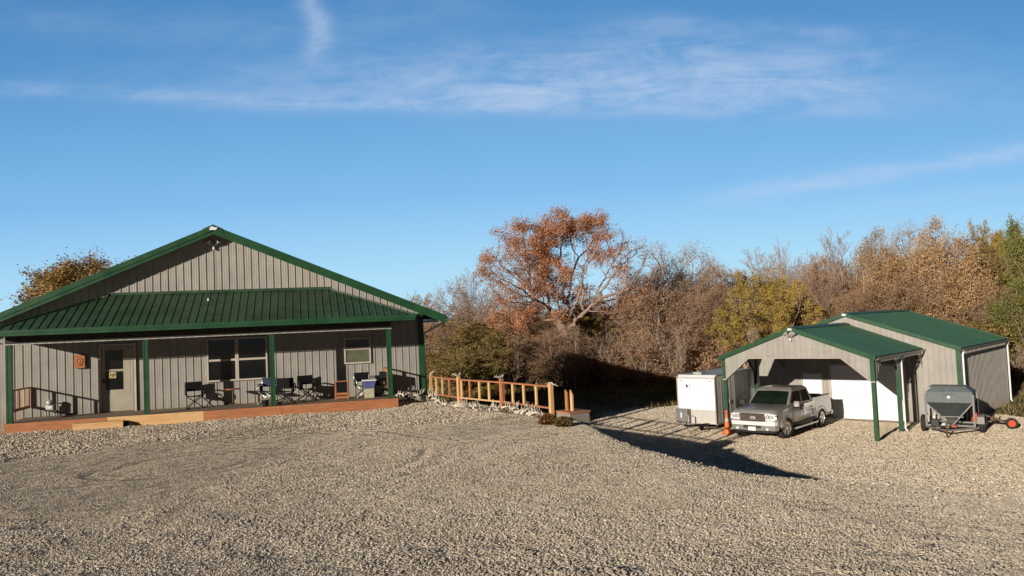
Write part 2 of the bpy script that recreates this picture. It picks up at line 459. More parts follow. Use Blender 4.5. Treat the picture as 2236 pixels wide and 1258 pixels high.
warm = N.mix(.7, stone, (.80, .66, .47, 1))
stone = N.mix(lowa, stone, warm)
gn = N.noise(geo, 1.3, 6, .7); gn2 = N.noise(geo, 14, 5, .7)
gcol = N.ramp(gn, [(.3, (.085, .075, .032)), (.5, (.17, .135, .062)), (.7, (.26, .205, .10))])
gcol = N.mix(N.m('MULTIPLY', gn2, .7), gcol, (.05, .042, .022, 1))
N.set(b.inputs['Base Color'], N.mix(att, stone, gcol))
b.inputs['Roughness'].default_value = .9; b.inputs['Specular IOR Level'].default_value = .2
hgt = N.m('ADD', N.m('MULTIPLY', N.m('SUBTRACT', 1.0, v1.outputs['Distance']), .022), N.m('MULTIPLY', N.m('SUBTRACT', 1.0, v2.outputs['Distance']), .03))
hgt = N.m('ADD', hgt, N.m('MULTIPLY', pat2, .06))
hgt = N.m('ADD', hgt, N.m('MULTIPLY', N.noise(geo, 60, 3), .008))
bp = N.n('ShaderNodeBump', Strength=.45, Distance=.5); N.set(bp.inputs['Height'], hgt); N.set(b.inputs['Normal'], bp.outputs[0])
M['ground'] = m
me = arr_mesh('ground', v, f, [M['ground']], smooth=True)
a1 = me.attributes.new('grass', 'FLOAT', 'POINT'); a1.data.foreach_set('value', grass_mask(v[:, 0], v[:, 1]).astype(np.float32))
lw = np.clip((-v[:, 2] - .6) / 1.2, 0, 1)
a2 = me.attributes.new('lower', 'FLOAT', 'POINT'); a2.data.foreach_set('value', lw.astype(np.float32))
g = bpy.data.objects.new('ground', me); link(g); tag(g, kind='structure')

# crushed limestone lying on the yard: nobody could count it
rng = np.random.default_rng(3)
def stones(n, rfun, smin, smax, seed, low=False, zr=(.35, .4)):
    r = np.random.default_rng(seed)
    if low: x = r.uniform(2.5, 27, n); y = r.uniform(6, 44, n); q_ = np.abs(np.arctan2(x, y)) < .72; x, y = x[q_], y[q_]
    else:
        d, a = rfun(r, n); x = d * np.sin(a); y = d * np.cos(a)
    keep = (grass_mask(x, y) < .4)
    hx = (x - HO.x) * HE.x + (y - HO.y) * HE.y; hy = (x - HO.x) * HN.x + (y - HO.y) * HN.y
    keep &= ~((hx > -.1) & (hx < 12.2) & (hy > -.10)) & ~((hy > 1.9) & (hx < 13.4))
    x, y = x[keep], y[keep]; n = len(x)
    wp = vnoise(x * .28 + 3, y * .28, 51) * .7 + vnoise(x * .9, y * .9, 52) * .3
    small = 1 - .38 * np.clip((wp - .45) * 6, 0, 1) * np.clip((5 - x) / 4, 0.15, 1)
    z = terrain(x, y)
    kl = (z > -1.3) if not low else ((z <= -.6) | (r.random(n) < np.clip(-z / .6, 0, 1) ** 1.5)); x, y, z, small = x[kl], y[kl], z[kl], small[kl]; n = len(x)
    base = np.array([[-1, -1, -.8], [1, -1, -.7], [1, 1, -.8], [-1, 1, -.7], [-.7, -.6, .8], [.7, -.75, .6], [.6, .7, .9], [-.75, .65, .6]])
    s = (smin + (smax - smin) * r.random(n) ** 2.2) * small
    sc = np.stack([s * (.7 + .6 * r.random(n)), s * (.5 + .5 * r.random(n)), s * (zr[0] + zr[1] * r.random(n))], 1) * .5
    vv = base[None] * (1 + .5 * (r.random((n, 8, 3)) - .5)) * sc[:, None]
    an = r.random(n) * 2 * PI; ti = (r.random(n) - .5) * 1.5; t2 = (r.random(n) - .5) * 1.5
    c, s_ = np.cos(ti), np.sin(ti); yy = vv[..., 1] * c[:, None] - vv[..., 2] * s_[:, None]; zz = vv[..., 1] * s_[:, None] + vv[..., 2] * c[:, None]
    vv[..., 1] = yy; vv[..., 2] = zz
    c, s_ = np.cos(t2), np.sin(t2); xx = vv[..., 0] * c[:, None] - vv[..., 2] * s_[:, None]; zz = vv[..., 0] * s_[:, None] + vv[..., 2] * c[:, None]
    vv[..., 0] = xx; vv[..., 2] = zz
    c, s_ = np.cos(an), np.sin(an); xx = vv[..., 0] * c[:, None] - vv[..., 1] * s_[:, None]; yy = vv[..., 0] * s_[:, None] + vv[..., 1] * c[:, None]
    vv[..., 0] = xx + x[:, None]; vv[..., 1] = yy + y[:, None]; vv[..., 2] += (z + s * .02)[:, None]
    q = np.array([[0, 3, 2, 1], [4, 5, 6, 7], [0, 1, 5, 4], [1, 2, 6, 5], [2, 3, 7, 6], [3, 0, 4, 7]])
    ff = (q[None] + (np.arange(n) * 8)[:, None, None]).reshape(-1, 4)
    return vv.reshape(-1, 3), ff
def ring(d0, d1, half=.70):
    return lambda r, n: (np.sqrt(d0 ** 2 + (d1 ** 2 - d0 ** 2) * r.random(n)), (r.random(n) * 2 - 1) * half)
V_, F_ = [], []; off = 0
for (n, d0, d1, s0, s1, sd, z_) in [(90000, 2.5, 8, .012, .054, 1, (.38, .36)), (210000, 8, 14, .013, .042, 2, (.38, .38)), (230000, 14, 22, .018, .042, 3, (.42, .42)), (110000, 22, 32, .03, .065, 4, (.55, .5))]:
    vv, ff = stones(n, ring(d0, d1), s0, s1, sd, False, z_); V_.append(vv); F_.append(ff + off); off += len(vv)
m, N, b, out = newmat('crushed_limestone')
isl = N.n('ShaderNodeNewGeometry')
c = N.ramp(isl.outputs['Random Per Island'], [(0, (.42, .345, .26)), (.2, (.55, .465, .36)), (.55, (.66, .565, .445)), (.85, (.76, .66, .53)), (1, (.87, .79, .67))])
nz = N.noise(isl.outputs['Position'], 40, 4)
c = N.mix(N.m('MULTIPLY', nz, .4), c, (.26, .20, .15, 1))
big = N.noise(isl.outputs['Position'], .5, 4)
c = N.mix(N.ramp(big, [(.42, (0, 0, 0)), (.62, (.3, .3, .3))]), c, (.46, .365, .26, 1))
N.set(b.inputs['Base Color'], c); b.inputs['Roughness'].default_value = .9; b.inputs['Specular IOR Level'].default_value = .2
VL, FL = stones(300000, None, .032, .075, 5, True, (.6, .5))
m2 = m.copy(); m2.name = 'pale_yard_stone'
for nd in m2.node_tree.nodes:
    if nd.type == 'VALTORGB' and len(nd.color_ramp.elements) == 5:
        for e, cc in zip(nd.color_ramp.elements, [(.46, .38, .28), (.60, .505, .38), (.71, .605, .465), (.81, .70, .55), (.89, .80, .66)]): e.color = (*cc, 1)
me = arr_mesh('yard_gravel', VL, FL, [m2])
g = bpy.data.objects.new('yard_gravel', me); link(g); tag(g, 'pale gravel covering the lower yard around the carport', 'gravel', kind='stuff')
me = arr_mesh('gravel', np.concatenate(V_), np.concatenate(F_), [m])
g = bpy.data.objects.new('gravel', me); link(g)
tag(g, 'crushed limestone gravel covering the upper yard before the house', 'gravel', kind='stuff')
exec_sections = True

# ------------------------------------------------------------------ ribbed metal sheets
def ribbed(mb, x0, x1, zb, zt, y, pitch=.25, rh=.022, flip=1, extra=(), axis='x', minor=True, phase=.06):
    """vertical ribbed sheet facing -y (axis x) between x0 and x1; zb, zt are functions of x"""
    pr = [(x0, 0), (x1, 0)] + [(e, 0) for e in extra if x0 < e < x1]
    x = x0 + phase
    while x < x1 - .04:
        pr += [(x - .026, 0), (x - .013, rh), (x + .013, rh), (x + .026, 0)]
        if minor:
            for q in (.085, .165):
                if x + q + .02 < x1: pr += [(x + q - .012, 0), (x + q, rh * .22), (x + q + .012, 0)]
        x += pitch
    pr = sorted(p for p in pr if x0 <= p[0] <= x1)
    vs = []; fs = []
    for (a, h) in pr:
        yy = y - h * flip
        if axis == 'x': vs += [(a, yy, zb(a)), (a, yy, zt(a))]
        else: vs += [(yy, a, zb(a)), (yy, a, zt(a))]
    for i in range(len(pr) - 1):
        fs.append((2 * i, 2 * i + 2, 2 * i + 3, 2 * i + 1))
    mb.add(vs, fs, False)

def roof_slope(mb, p00, p10, p11, p01, pitch=.25, h=.03, wdt=.03, off=0.0):
    """ribs running from the eave (p00-p10) up to the ridge (p01-p11); quad may be a trapezoid; ribs follow the slope"""
    p00, p10, p11, p01 = map(Vector, (p00, p10, p11, p01))
    e = (p10 - p00); L = e.length; e.normalize()
    n = e.cross(p01 - p00).normalized()
    if n.z < 0: n = -n
    upv = n.cross(e).normalized()
    if upv.z < 0: upv = -upv
    A = ((p01 - p00).dot(e), (p01 - p00).dot(upv)); B = ((p11 - p00).dot(e), (p11 - p00).dot(upv))
    x = pitch * .5
    while x < L:
        top = None
        H = A[1]
        lo = A[0]; hi = B[0]
        if x < lo: t = H * (x / lo)
        elif x > hi: t = H * ((L - x) / (L - hi))
        else: t = H
        if t > .1:
            a = p00 + e * x + upv * .012 + n * off; b_ = p00 + e * x + upv * (t - .02) + n * off
            s = e * wdt; s2 = e * wdt * .45
            vs = [a - s, a + s, a + s2 + n * h, a - s2 + n * h, b_ - s, b_ + s, b_ + s2 + n * h, b_ - s2 + n * h]
            mb.add(vs, [(0, 1, 2, 3), (4, 7, 6, 5), (1, 5, 6, 2), (2, 6, 7, 3), (3, 7, 4, 0)], False)
        x += pitch

def slab(mb, pts, t):
    pts = [Vector(p) for p in pts]
    n = (pts[1] - pts[0]).cross(pts[2] - pts[0]).normalized()
    if n.z < 0: n = -n
    k = len(pts)
    vs = pts + [p - n * t for p in pts]
    fs = [tuple(range(k)), tuple(range(2 * k - 1, k - 1, -1))] + [(i, (i + 1) % k, (i + 1) % k + k, i + k) for i in range(k)]
    mb.add(vs, fs, False)

def floodlight(parent, x, y, z, s=1.0):
    a = MB(); a.lathe([(0, 0), (.055 * s, 0), (.055 * s, -.03 * s), (0, -.03 * s)], (0, 0, 0), 'y', 16)
    fl = a.build('floodlight', M['aluminium'], parent, (x, y, z))
    for sx in (-1, 1):
        h = MB()
        h.tube([(0, -.03 * s, 0), (sx * .09 * s, -.10 * s, .06 * s)], .018 * s, 8)
        h.lathe([(.03 * s, -.02 * s), (.045 * s, .05 * s), (.10 * s, .16 * s), (.105 * s, .17 * s), (.0, .15 * s)], (0, 0, 0), 'z', 18)
        # tilt the lamp shade outwards
        nv = []
        Mx = Matrix.Translation((sx * .07 * s, -.09 * s, .02 * s)) @ Matrix.Rotation(sx * R(38), 4, 'Y') @ Matrix.Rotation(R(18), 4, 'X')
        base = len(h.v) - 5 * 18
        for i, vv in enumerate(h.v): nv.append(tuple(Mx @ Vector(vv)) if i >= base else vv)
        h.v = nv
        h.build('lamp_head', M['steel'], fl)
    q = MB(); q.lathe([(0, -.06 * s), (.035 * s, -.045 * s), (.04 * s, 0), (.03 * s, .04 * s), (0, .05 * s)], (0, -.07 * s, -.10 * s), 'z', 14)
    q.build('sensor', M['white'], fl)
    return fl

def peak_plate(parent, x, y, z, s=1.0):
    p = MB(); p.prism([(-.13 * s, -.055 * s), (.09 * s, -.055 * s), (.14 * s, .04 * s), (.05 * s, .03 * s), (-.03 * s, .075 * s), (-.10 * s, .045 * s)], 0, .02)
    return p.build('peak_plate', M['white'], parent, (x, y, z))

# ------------------------------------------------------------------ the house
house = thing('house', 'taupe ribbed metal house with green gable roof and long green porch roof', 'house', HO, HYAW)
WX0, WX1, WY_ = -1.2, 13.22, 2.0
CXH = 6.01; ZP = 6.206; SL = .425
def rz_(x): return ZP - .10 - SL * abs(x - CXH)
DEP = 6.4
mb = MB()
ribbed(mb, WX0, WX1, lambda x: -.42, lambda x: min(rz_(x), 3.3), WY_, extra=(CXH,), phase=.13)
ribbed(mb, WY_, WY_ + DEP, lambda x: -3.0, lambda x: 3.02, WX1, flip=-1, axis='y', minor=False)
ribbed(mb, WY_, WY_ + DEP, lambda x: -.42, lambda x: 3.02, WX0, flip=1, axis='y', minor=False)
mb.quad((WX0, WY_ + DEP, -3.0), (WX1, WY_ + DEP, -3.0), (WX1, WY_ + DEP, 3.0), (WX0, WY_ + DEP, 3.0))
mb.quad((WX0, WY_ + .004, -3.0), (WX1, WY_ + .004, -3.0), (WX1, WY_ + .004, -.40), (WX0, WY_ + .004, -.40))
mb.build('wall', M['siding'], house, recalc=False)
mb = MB()
ribbed(mb, WX0, WX1, lambda x: min(3.3, rz_(x)), lambda x: rz_(x), WY_, extra=(CXH,), phase=.13, rh=.026)
mb.quad((WX0, WY_ + DEP, 3.0), (WX1, WY_ + DEP, 3.0), (CXH, WY_ + DEP, 6.1), (CXH, WY_ + DEP, 6.1))
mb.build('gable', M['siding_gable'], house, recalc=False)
# main roof
XL, XR = CXH - 8.0, CXH + 8.0; ZE = ZP - SL * 8.0; YF = 1.48; YB = WY_ + DEP + .4
mb = MB()
slab(mb, [(XL, YF, ZE), (CXH, YF, ZP), (CXH, YB, ZP), (XL, YB, ZE)], .07)
slab(mb, [(CXH, YF, ZP), (XR, YF, ZE), (XR, YB, ZE), (CXH, YB, ZP)], .07)
roof_slope(mb, (XL, YF + .1, ZE), (XL, YB, ZE), (CXH, YB, ZP), (CXH, YF + .1, ZP), .3)
roof_slope(mb, (XR, YF + .1, ZE), (XR, YB, ZE), (CXH, YB, ZP), (CXH, YF + .1, ZP), .3)
roof = mb.build('roof', M['roof'], house)
mb = MB()
for sx in (-1, 1):
    for (dz0, dz1, y0, y1) in ((.035, -.15, YF - .05, YF - .002), (-.15, -.27, YF - .028, YF + .01)):
        p = [(CXH, ZP + dz0), (CXH + sx * 8.03, ZP - SL * 8.03 + dz0), (CXH + sx * 8.03, ZP - SL * 8.03 + dz1), (CXH, ZP + dz1)]
        mb.prism(p, y0, y1)
    mb.prism([(CXH, ZP + .037), (CXH + sx * 8.03, ZP - SL * 8.03 + .037), (CXH + sx * 8.03, ZP - SL * 8.03 + .031), (CXH, ZP + .031)], YF - .03, YF + .10)
mb.build('rake_trim', M['green'], roof)
mb = MB()
for sx in (-1, 1):
    mb.prism([(CXH, ZP + .065), (CXH + sx * .30, ZP + .055 - SL * .30), (CXH + sx * .30, ZP + .035 - SL * .30), (CXH, ZP + .038)], YF - .062, YB)
mb.prism([(CXH - .34, ZP + .05 - SL * .34), (CXH, ZP + .062), (CXH + .34, ZP + .05 - SL * .34), (CXH + .34, ZP - .12 - SL * .34), (CXH, ZP - .15), (CXH - .34, ZP - .12 - SL * .34)], YF - .066, YF - .052)
mb.build('ridge_cap', M['green'], roof)
mb = MB()   # soffit boards under the rakes and eaves
for sx in (-1, 1):
    mb.prism([(CXH, ZP - .20), (CXH + sx * 7.98, ZP - SL * 7.98 - .16), (CXH + sx * 7.98, ZP - SL * 7.98 - .175), (CXH, ZP - .215)], YF + .012, WY_ - .03)
mb.box(WX1 + .03, XR - .02, YF + .02, YB - .02, ZE - .19, ZE - .17)
mb.box(XL + .02, WX0 - .03, YF + .02, YB - .02, ZE - .19, ZE - .17)
mb.build('soffit', M['cream'], roof)
for xx in (XR, XL):
    mb = MB(); mb.box(xx - .02, xx + .02, YF, YB, ZE - .2, ZE - .01); mb.build('eave_board', M['green'], roof)
gut = MB()
gut.prism([(XR + .022, ZE - .13), (XR + .10, ZE - .13), (XR + .13, ZE - .02), (XR + .115, ZE - .02), (XR + .09, ZE - .115), (XR + .022, ZE - .115)], YF + .1, YB)
gutter = gut.build('gutter', M['white'], house)
d = MB(); d.tube([(XR + .07, YF + .35, ZE - .13), (XR + .07, YF + .38, ZE - .22), (XR - .2, 1.9, ZE - .36), (WX1 + .07, 1.98, ZE - .62), (WX1 + .07, 2.02, ZE - .8), (WX1 + .07, 2.02, -.3)], .042, 8)
d.build('downspout', M['aluminium'], gutter)
def lprism(mb, x, y, sx, sy, a, b_, t, z0_, z1_):
    p = [(x, y), (x - sx * a, y), (x - sx * a, y + sy * t), (x - sx * t, y + sy * t), (x - sx * t, y + sy * b_), (x, y + sy * b_)]
    mb.prism(p, z0_, z1_, 'xy')
mb = MB(); lprism(mb, WX1 + .045, WY_ - .047, 1, 1, .21, .2, .015, -.42, 2.95); mb.build('corner_trim', M['green'], house)
mb = MB(); lprism(mb, WX0 - .045, WY_ - .047, -1, 1, .21, .2, .015, -.42, 2.95); mb.build('corner_trim', M['green'], house)
floodlight(house, 5.97, WY_ - .03, 5.60, 1.05)
peak_plate(house, CXH + .01, YF - .09, ZP - .075, 1.0)

# porch roof
PX0, PX1, PY0, PZE = -.30, 12.62, -.45, 2.84
RX0, RX1, RZ = 2.60, 9.82, 3.95
mb = MB()
slab(mb, [(PX0, PY0, PZE), (PX1, PY0, PZE), (RX1, WY_ - .03, RZ), (RX0, WY_ - .03, RZ)], .05)
slab(mb, [(PX0, PY0, PZE), (RX0, WY_ - .03, RZ), (PX0, WY_ - .03, PZE)], .05)
slab(mb, [(PX1, PY0, PZE), (PX1, WY_ - .03, PZE), (RX1, WY_ - .03, RZ)], .05)
roof_slope(mb, (PX0, PY0, PZE), (PX1, PY0, PZE), (RX1, WY_ - .03, RZ), (RX0, WY_ - .03, RZ), .25, .022, .020)
porch = mb.build('porch_roof', M['roof'], house)
mb = MB()
mb.box(PX0 - .03, PX1 + .03, PY0 - .045, PY0 - .004, PZE - .09, PZE + .012)
mb.box(PX0 - .01, PX1 + .01, PY0 - .028, PY0 - .002, PZE - .17, PZE - .09)
for xx in (PX0, PX1):
    s = -1 if xx < 0 else 1
    mb.box(min(xx, xx + s * .03), max(xx, xx + s * .03), PY0 - .002, WY_ - .03, PZE - .17, PZE + .01)
mb.build('fascia', M['green'], porch)
mb = MB()
mb.bar((RX0 - .05, WY_ - .05, RZ + .035), (RX1 + .05, WY_ - .05, RZ + .035), .06, .09)
mb.bar((PX0, PY0, PZE + .02), (RX0, WY_ - .06, RZ + .035), .09, .03)
mb.bar((PX1, PY0, PZE + .02), (RX1, WY_ - .06, RZ + .035), .09, .03)
mb.build('hip_cap', M['roof'], porch)
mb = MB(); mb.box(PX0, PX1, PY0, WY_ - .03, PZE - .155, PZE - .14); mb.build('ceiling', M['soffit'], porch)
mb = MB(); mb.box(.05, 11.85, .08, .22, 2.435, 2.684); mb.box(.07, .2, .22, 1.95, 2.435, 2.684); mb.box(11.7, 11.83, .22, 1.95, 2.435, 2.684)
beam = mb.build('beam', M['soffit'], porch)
mb = MB(); mb.box(.03, 11.87, .055, .075, 2.402, 2.430)
x = .1
while x < 11.8: mb.box(x, x + .10, .045, .054, 2.408, 2.43); x += .25
mb.build('beam_trim', M['steel'], porch)
v_ = MB(); v_.lathe([(0, .09), (.03, .085), (.03, 0)], (5.82, 1.25, 3.62), 'z', 12); v_.build('vent_pipe', M['white'], porch)
for X_ in (.142, 4.016, 7.89, 11.764):
    mb = MB(); mb.box(X_ - .075, X_ + .075, .075, .225, 0, 2.400)
    mb.box(X_ - .09, X_ - .075, .06, .24, 0, 2.384) if False else None
    mb.box(X_ + .035, X_ + .079, .067, .075, 0.02, 2.37); mb.box(X_ - .079, X_ - .035, .067, .075, .02, 2.37)
    mb.build('porch_post', M['green'], house)

def window(parent, x0, x1, z0, z1, rail, panes=(None, None), fw_=.055, yb=WY_ - .03, mat='cream'):
    f_ = MB()
    f_.box(x0, x1, yb - .045, yb, z1 - fw_, z1); f_.box(x0, x1, yb - .055, yb, z0, z0 + fw_)
    f_.box(x0, x0 + fw_, yb - .045, yb, z0 + fw_, z1 - fw_); f_.box(x1 - fw_, x1, yb - .045, yb, z0 + fw_, z1 - fw_)
    wn = f_.build('window', M[mat], parent)
    s_ = MB(); s_.box(x0 + fw_, x1 - fw_, yb - .032, yb - .008, rail - .035, rail + .035); s_.build('meeting_rail', M[mat], wn)
    for (a, b2, mt) in ((z0 + fw_, rail - .035, panes[0] or 'glass'), (rail + .035, z1 - fw_, panes[1] or 'glass')):
        p_ = MB(); p_.box(x0 + fw_, x1 - fw_, yb - .020, yb - .006, a, b2); p_.build('pane', M[mt], wn)
    return wn
window(house, 5.64, 6.635, .82, 2.33, 1.56)
window(house, 6.64, 7.66, .82, 2.33, 1.56)
window(house, 10.33, 11.29, 1.19, 2.13, 1.73, ('glass_green', None))

# storm door
yb = WY_ - .03
mb = MB(); mb.box(2.24, 2.31, yb - .05, yb, 0, 2.22); mb.box(3.31, 3.38, yb - .05, yb, 0, 2.22); mb.box(2.24, 3.38, yb - .05, yb, 2.22, 2.29)
mb.build('door_frame', M['cream'], house)
mb = MB(); mb.box(2.32, 3.30, yb - .025, yb - .004, .02, 2.2)
door = mb.build('door', M['door'], house)
mb = MB(); mb.box(2.33, 3.29, yb - .04, yb - .027, .03, .60)
mb.box(2.33, 2.42, yb - .04, yb - .027, .604, 2.19); mb.box(3.20, 3.29, yb - .04, yb - .027, .604, 2.19); mb.box(2.424, 3.196, yb - .04, yb - .027, 2.10, 2.19)
mb.box(2.424, 3.196, yb - .04, yb - .027, 1.37, 1.43)
mb.build('storm_panel', M['door'], door)
p_ = MB(); p_.box(2.43, 2.98, yb - .034, yb - .029, .75, 1.36); p_.box(2.43, 2.98, yb - .034, yb - .029, 1.44, 2.09); p_.build('pane', M['glass'], door)
p_ = MB(); p_.box(2.985, 3.19, yb - .034, yb - .029, .615, 2.09); p_.box(2.43, 2.98, yb - .034, yb - .029, .615, .745); p_.build('pane_panel', M['door'], door)
p_ = MB(); p_.box(2.36, 2.40, yb - .09, yb - .042, .98, 1.12); p_.build('handle', M['blackp'], door)

# the little card taped to the storm door
mb = MB(); mb.box(2.55, 2.76, yb - .052, yb - .045, 1.14, 1.34)
o = mb.build('door_card', paint('yellow_card', (.62, .50, .22), .7, 0, .12, 20), None, HO, (0, 0, HYAW))
mk = MB()
for (a, b2, c2, d2) in ((2.57, 2.62, 1.22, 1.30), (2.64, 2.69, 1.17, 1.29), (2.70, 2.74, 1.20, 1.31), (2.57, 2.61, 1.155, 1.19)): mk.box(a, b2, yb - .056, yb - .0525, c2, d2)
mk.build('card_marks', M['brownboard'], o)
tag(o, 'small yellow card with dark marks taped to the storm door', 'card')

# carved orange wooden plaque on the wall
mb = MB(); mb.box(1.50, 1.83, yb - .10, yb - .024, 1.53, 1.98)
o = mb.build('wall_plaque', M['copper'], None, HO, (0, 0, HYAW), bevel=.01)
cv_ = MB(); cv_.lathe([(.07, 0), (.10, 0), (.11, -.012), (.085, -.018), (.07, 0)], (1.665, yb - .10, 1.77), 'y', 20)
cv_.tube([(1.60, yb - .11, 1.60), (1.64, yb - .11, 1.66), (1.70, yb - .11, 1.62), (1.74, yb - .11, 1.66)], .012, 6)
cv_.lathe([(0, -.02), (.035, -.012), (.05, 0)], (1.665, yb - .10, 1.77), 'y', 12)
cv_.build('carving', M['redwoodz'], o)
tag(o, 'carved orange wooden plaque hung on the siding left of the door', 'plaque')

# ------------------------------------------------------------------ porch deck, step and side railings
deck = thing('porch_deck', 'low wooden porch deck edged with red cedar boards along the house front', 'deck', HO, HYAW)
mb = MB(); y = .045; k = 0
while y < 1.94:
    y1 = min(y + .138, 1.965)
    mb.box(.02, 11.99, y, y1, -.035 - .001 * (k % 3), -.001 * (k % 2)); y += .144; k += 1
mb.build('deck_boards', M['deckw'], deck)
for (a, b2, mt, z1_) in ((0, 2.05, 'redwood', 0), (2.055, 2.88, 'redwood', 0), (2.885, 5.72, 'pine', .003), (5.725, 8.15, 'redwood', 0), (8.155, 12.01, 'redwood', .003)):
    mb = MB(); mb.box(a, b2, 0, .040, -.33, z1_ + .002); mb.build('edge_board', M[mt], deck, bevel=.004)
mb = MB(); mb.box(0, .035, .042, 1.96, -.33, 0); mb.build('edge_board', M['redwood'], deck)
mb = MB(); mb.box(11.975, 12.01, .042, 1.96, -.33, 0); mb.build('edge_board', M['redwood'], deck)

step = thing('door_step', 'pale pine plank step lying on the gravel before the porch deck', 'step', HP(0, 0, 0), HYAW)
mb = MB(); mb.box(1.98, 3.40, -.33, -.06, -.145, -.105); mb.build('tread', M['pine'], step, bevel=.004)
mb = MB(); mb.box(1.98, 3.40, -.33, -.295, -.31, -.147); mb.build('riser', M['pine'], step)
mb = MB(); mb.prism([(3.405, -.31), (3.405, -.11), (3.48, -.13), (3.62, -.22), (3.66, -.31)], -.20, -.16); mb.build('gap_shade', M['blackp'], step)  # added black shape standing in for the dark shaded gap beside the step

def porch_rail(x, label):
    t = thing('porch_railing', label, 'railing', HP(x, 0), HYAW, 'short wooden railings at the porch ends')
    a = MB(); a.box(-.045, .045, .25, 1.95, .965, 1.005); a.build('top_rail', M['redwood'], t)
    a = MB(); a.box(-.02, .02, .25, 1.95, .31, .40); a.build('bottom_rail', M['redwood'], t)
    for i, yy in enumerate((.42, .93, 1.42, 1.90)):
        a = MB(); a.box(-.02, .02, yy - .045, yy + .045, .402, .963); a.build('baluster', M[('pinez', 'redwoodz')[i % 2]], t)
    return t
porch_rail(.142, 'short cedar railing at the left end of the porch beside the gas meter')
porch_rail(11.764, 'short cedar railing at the right end of the porch beside the blue tub')

# ------------------------------------------------------------------ fence with antlers
FP = [(-3.12, 28.75), (-1.93, 26.48), (-.455, 24.43), (.96, 22.04)]
fz = [0.0, 0.02, .02, .02]
fence = thing('wooden_fence', 'new cedar rail fence with wide balusters running from the house corner', 'fence', (FP[0][0], FP[0][1], 0))
F0 = Vector((FP[0][0], FP[0][1], 0))
def fpt(i, z): return Vector((FP[i][0], FP[i][1], z)) - F0
for i in range(4):
    mb = MB(); p = fpt(i, 0)
    dx, dy = (FP[min(i + 1, 3)][0] - FP[max(i - 1, 0)][0], FP[min(i + 1, 3)][1] - FP[max(i - 1, 0)][1])
    ang = math.atan2(dy, dx)
    Mx = Matrix.Translation((p.x, p.y, 0)) @ Matrix.Rotation(ang, 4, 'Z')
    mb.box(-.055, .055, -.055, .055, -.4, 1.0, Mx); mb.build('post', M['pinez'] if i != 2 else M['redwoodz'], fence, bevel=.004)
    if i in (1, 2):
        mb = MB(); mb.box(.062, .10, -.045, .045, .1, .92, Mx); mb.build('post_board', M['redwoodz'], fence)
for i in range(3):
    a, b2 = fpt(i, 0), fpt(i + 1, 0); d_ = (b2 - a); L = d_.length; d_.normalize(); g0 = .055
    s0, s1 = a + d_ * g0, b2 - d_ * g0
    mb = MB(); mb.bar(s0 + Vector((0, 0, .90)), s1 + Vector((0, 0, .90)), .09, .045); mb.build('top_rail', M['redwood'], fence)
    mb = MB(); mb.bar(s0 + Vector((0, 0, .30)), s1 + Vector((0, 0, .30)), .09, .045); mb.build('bottom_rail', M[('redwood', 'pine', 'redwood')[i]], fence)
    tl = ((.22, .44, .68), (.07, .27, .50, .72), (.24, .47, .72))[i]
    for k, t in enumerate(tl):
        p = a + d_ * (L * t); ang = math.atan2(d_.y, d_.x)
        Mx = Matrix.Translation((p.x, p.y, 0)) @ Matrix.Rotation(ang, 4, 'Z') 
        mb = MB(); mb.box(-.045, .045, -.02, .02, .324, .876, Mx)
        mb.build('baluster', M['redwoodz' if (i, k) in ((0, 2), (1, 1)) else 'pinez'], fence)

def antler_mesh(seed):
    r = random.Random(seed); mb = MB()
    n = 9; pts = []; L = .46
    for i in range(n):
        t = i / (n - 1); a = t * 1.9
        pts.append(Vector((L * math.sin(a) * .62, L * (1 - math.cos(a)) * .45, .03 + .07 * math.sin(t * 3) + r.uniform(-.006, .006))))
    rad = [.021 * (1 - .75 * (i / (n - 1))) + .004 for i in range(n)]
    rad[0] = .028
    mb.tube(pts, rad, 7)
    for i, ln in ((1, .10), (3, .17), (5, .15), (6, .11)):
        p = pts[i]; dirv = Vector((r.uniform(-.3, .5), -.5 + r.uniform(-.2, .2), .8)).normalized()
        q = [p, p + dirv * ln * .5 + Vector((.01, .02, 0)), p + dirv * ln + Vector((.03, .035, .01))]
        mb.tube(q, [.014, .010, .003], 6)
    return mb
AN = []
for s in range(3):
    o = antler_mesh(s).build('antler', M['antler']); AN.append(o)
ra = random.Random(5)
alist = []
for i in range(3):
    a = Vector(FP[i]); b2 = Vector(FP[i + 1]); n = (6, 13, 14)[i]
    for k in range(n):
        t = (k + ra.random() * .7) / n
        p = a.lerp(b2, t) + Vector((-.34 + ra.uniform(-.12, .16), -.14 + ra.uniform(-.1, .1)))
        alist.append((p.x, p.y, 0, 'base'))
for k in range(16):
    p = HP(12.2 + ra.random() * 1.3, 1.55 - ra.random() * .9)
    alist.append((p.x, p.y, .04 + ra.random() * .16, 'heap'))
uses = [0, 0, 0]
for i, (x, y, dz, kind) in enumerate(alist):
    k = i % 3; o = AN[k] if uses[k] == 0 else AN[k].copy()
    if uses[k]: COL.objects.link(o)
    uses[k] += 1
    o.location = (x, y, gz(x, y) + dz + .035); s = ra.uniform(.8, 1.15); o.scale = (s, s, s * 1.3)
    o.rotation_euler = (ra.uniform(-.25, .25), ra.uniform(-.3, .3), ra.uniform(0, 2 * PI))
    if kind == 'base': tag(o, 'bleached deer antler lying in the row along the fence foot', 'antler', 'antlers laid along the fence foot')
    else: tag(o, 'shed deer antler in the shaded heap beside the porch deck end', 'antler', 'antlers heaped by the porch end')
lab = ['tangled white antlers tied on the fence post at the house corner', 'white antlers tied on top of the second fence post from the house',
       'white antlers tied on top of the third fence post from the house', 'white antlers hanging on the last fence post by the landing']
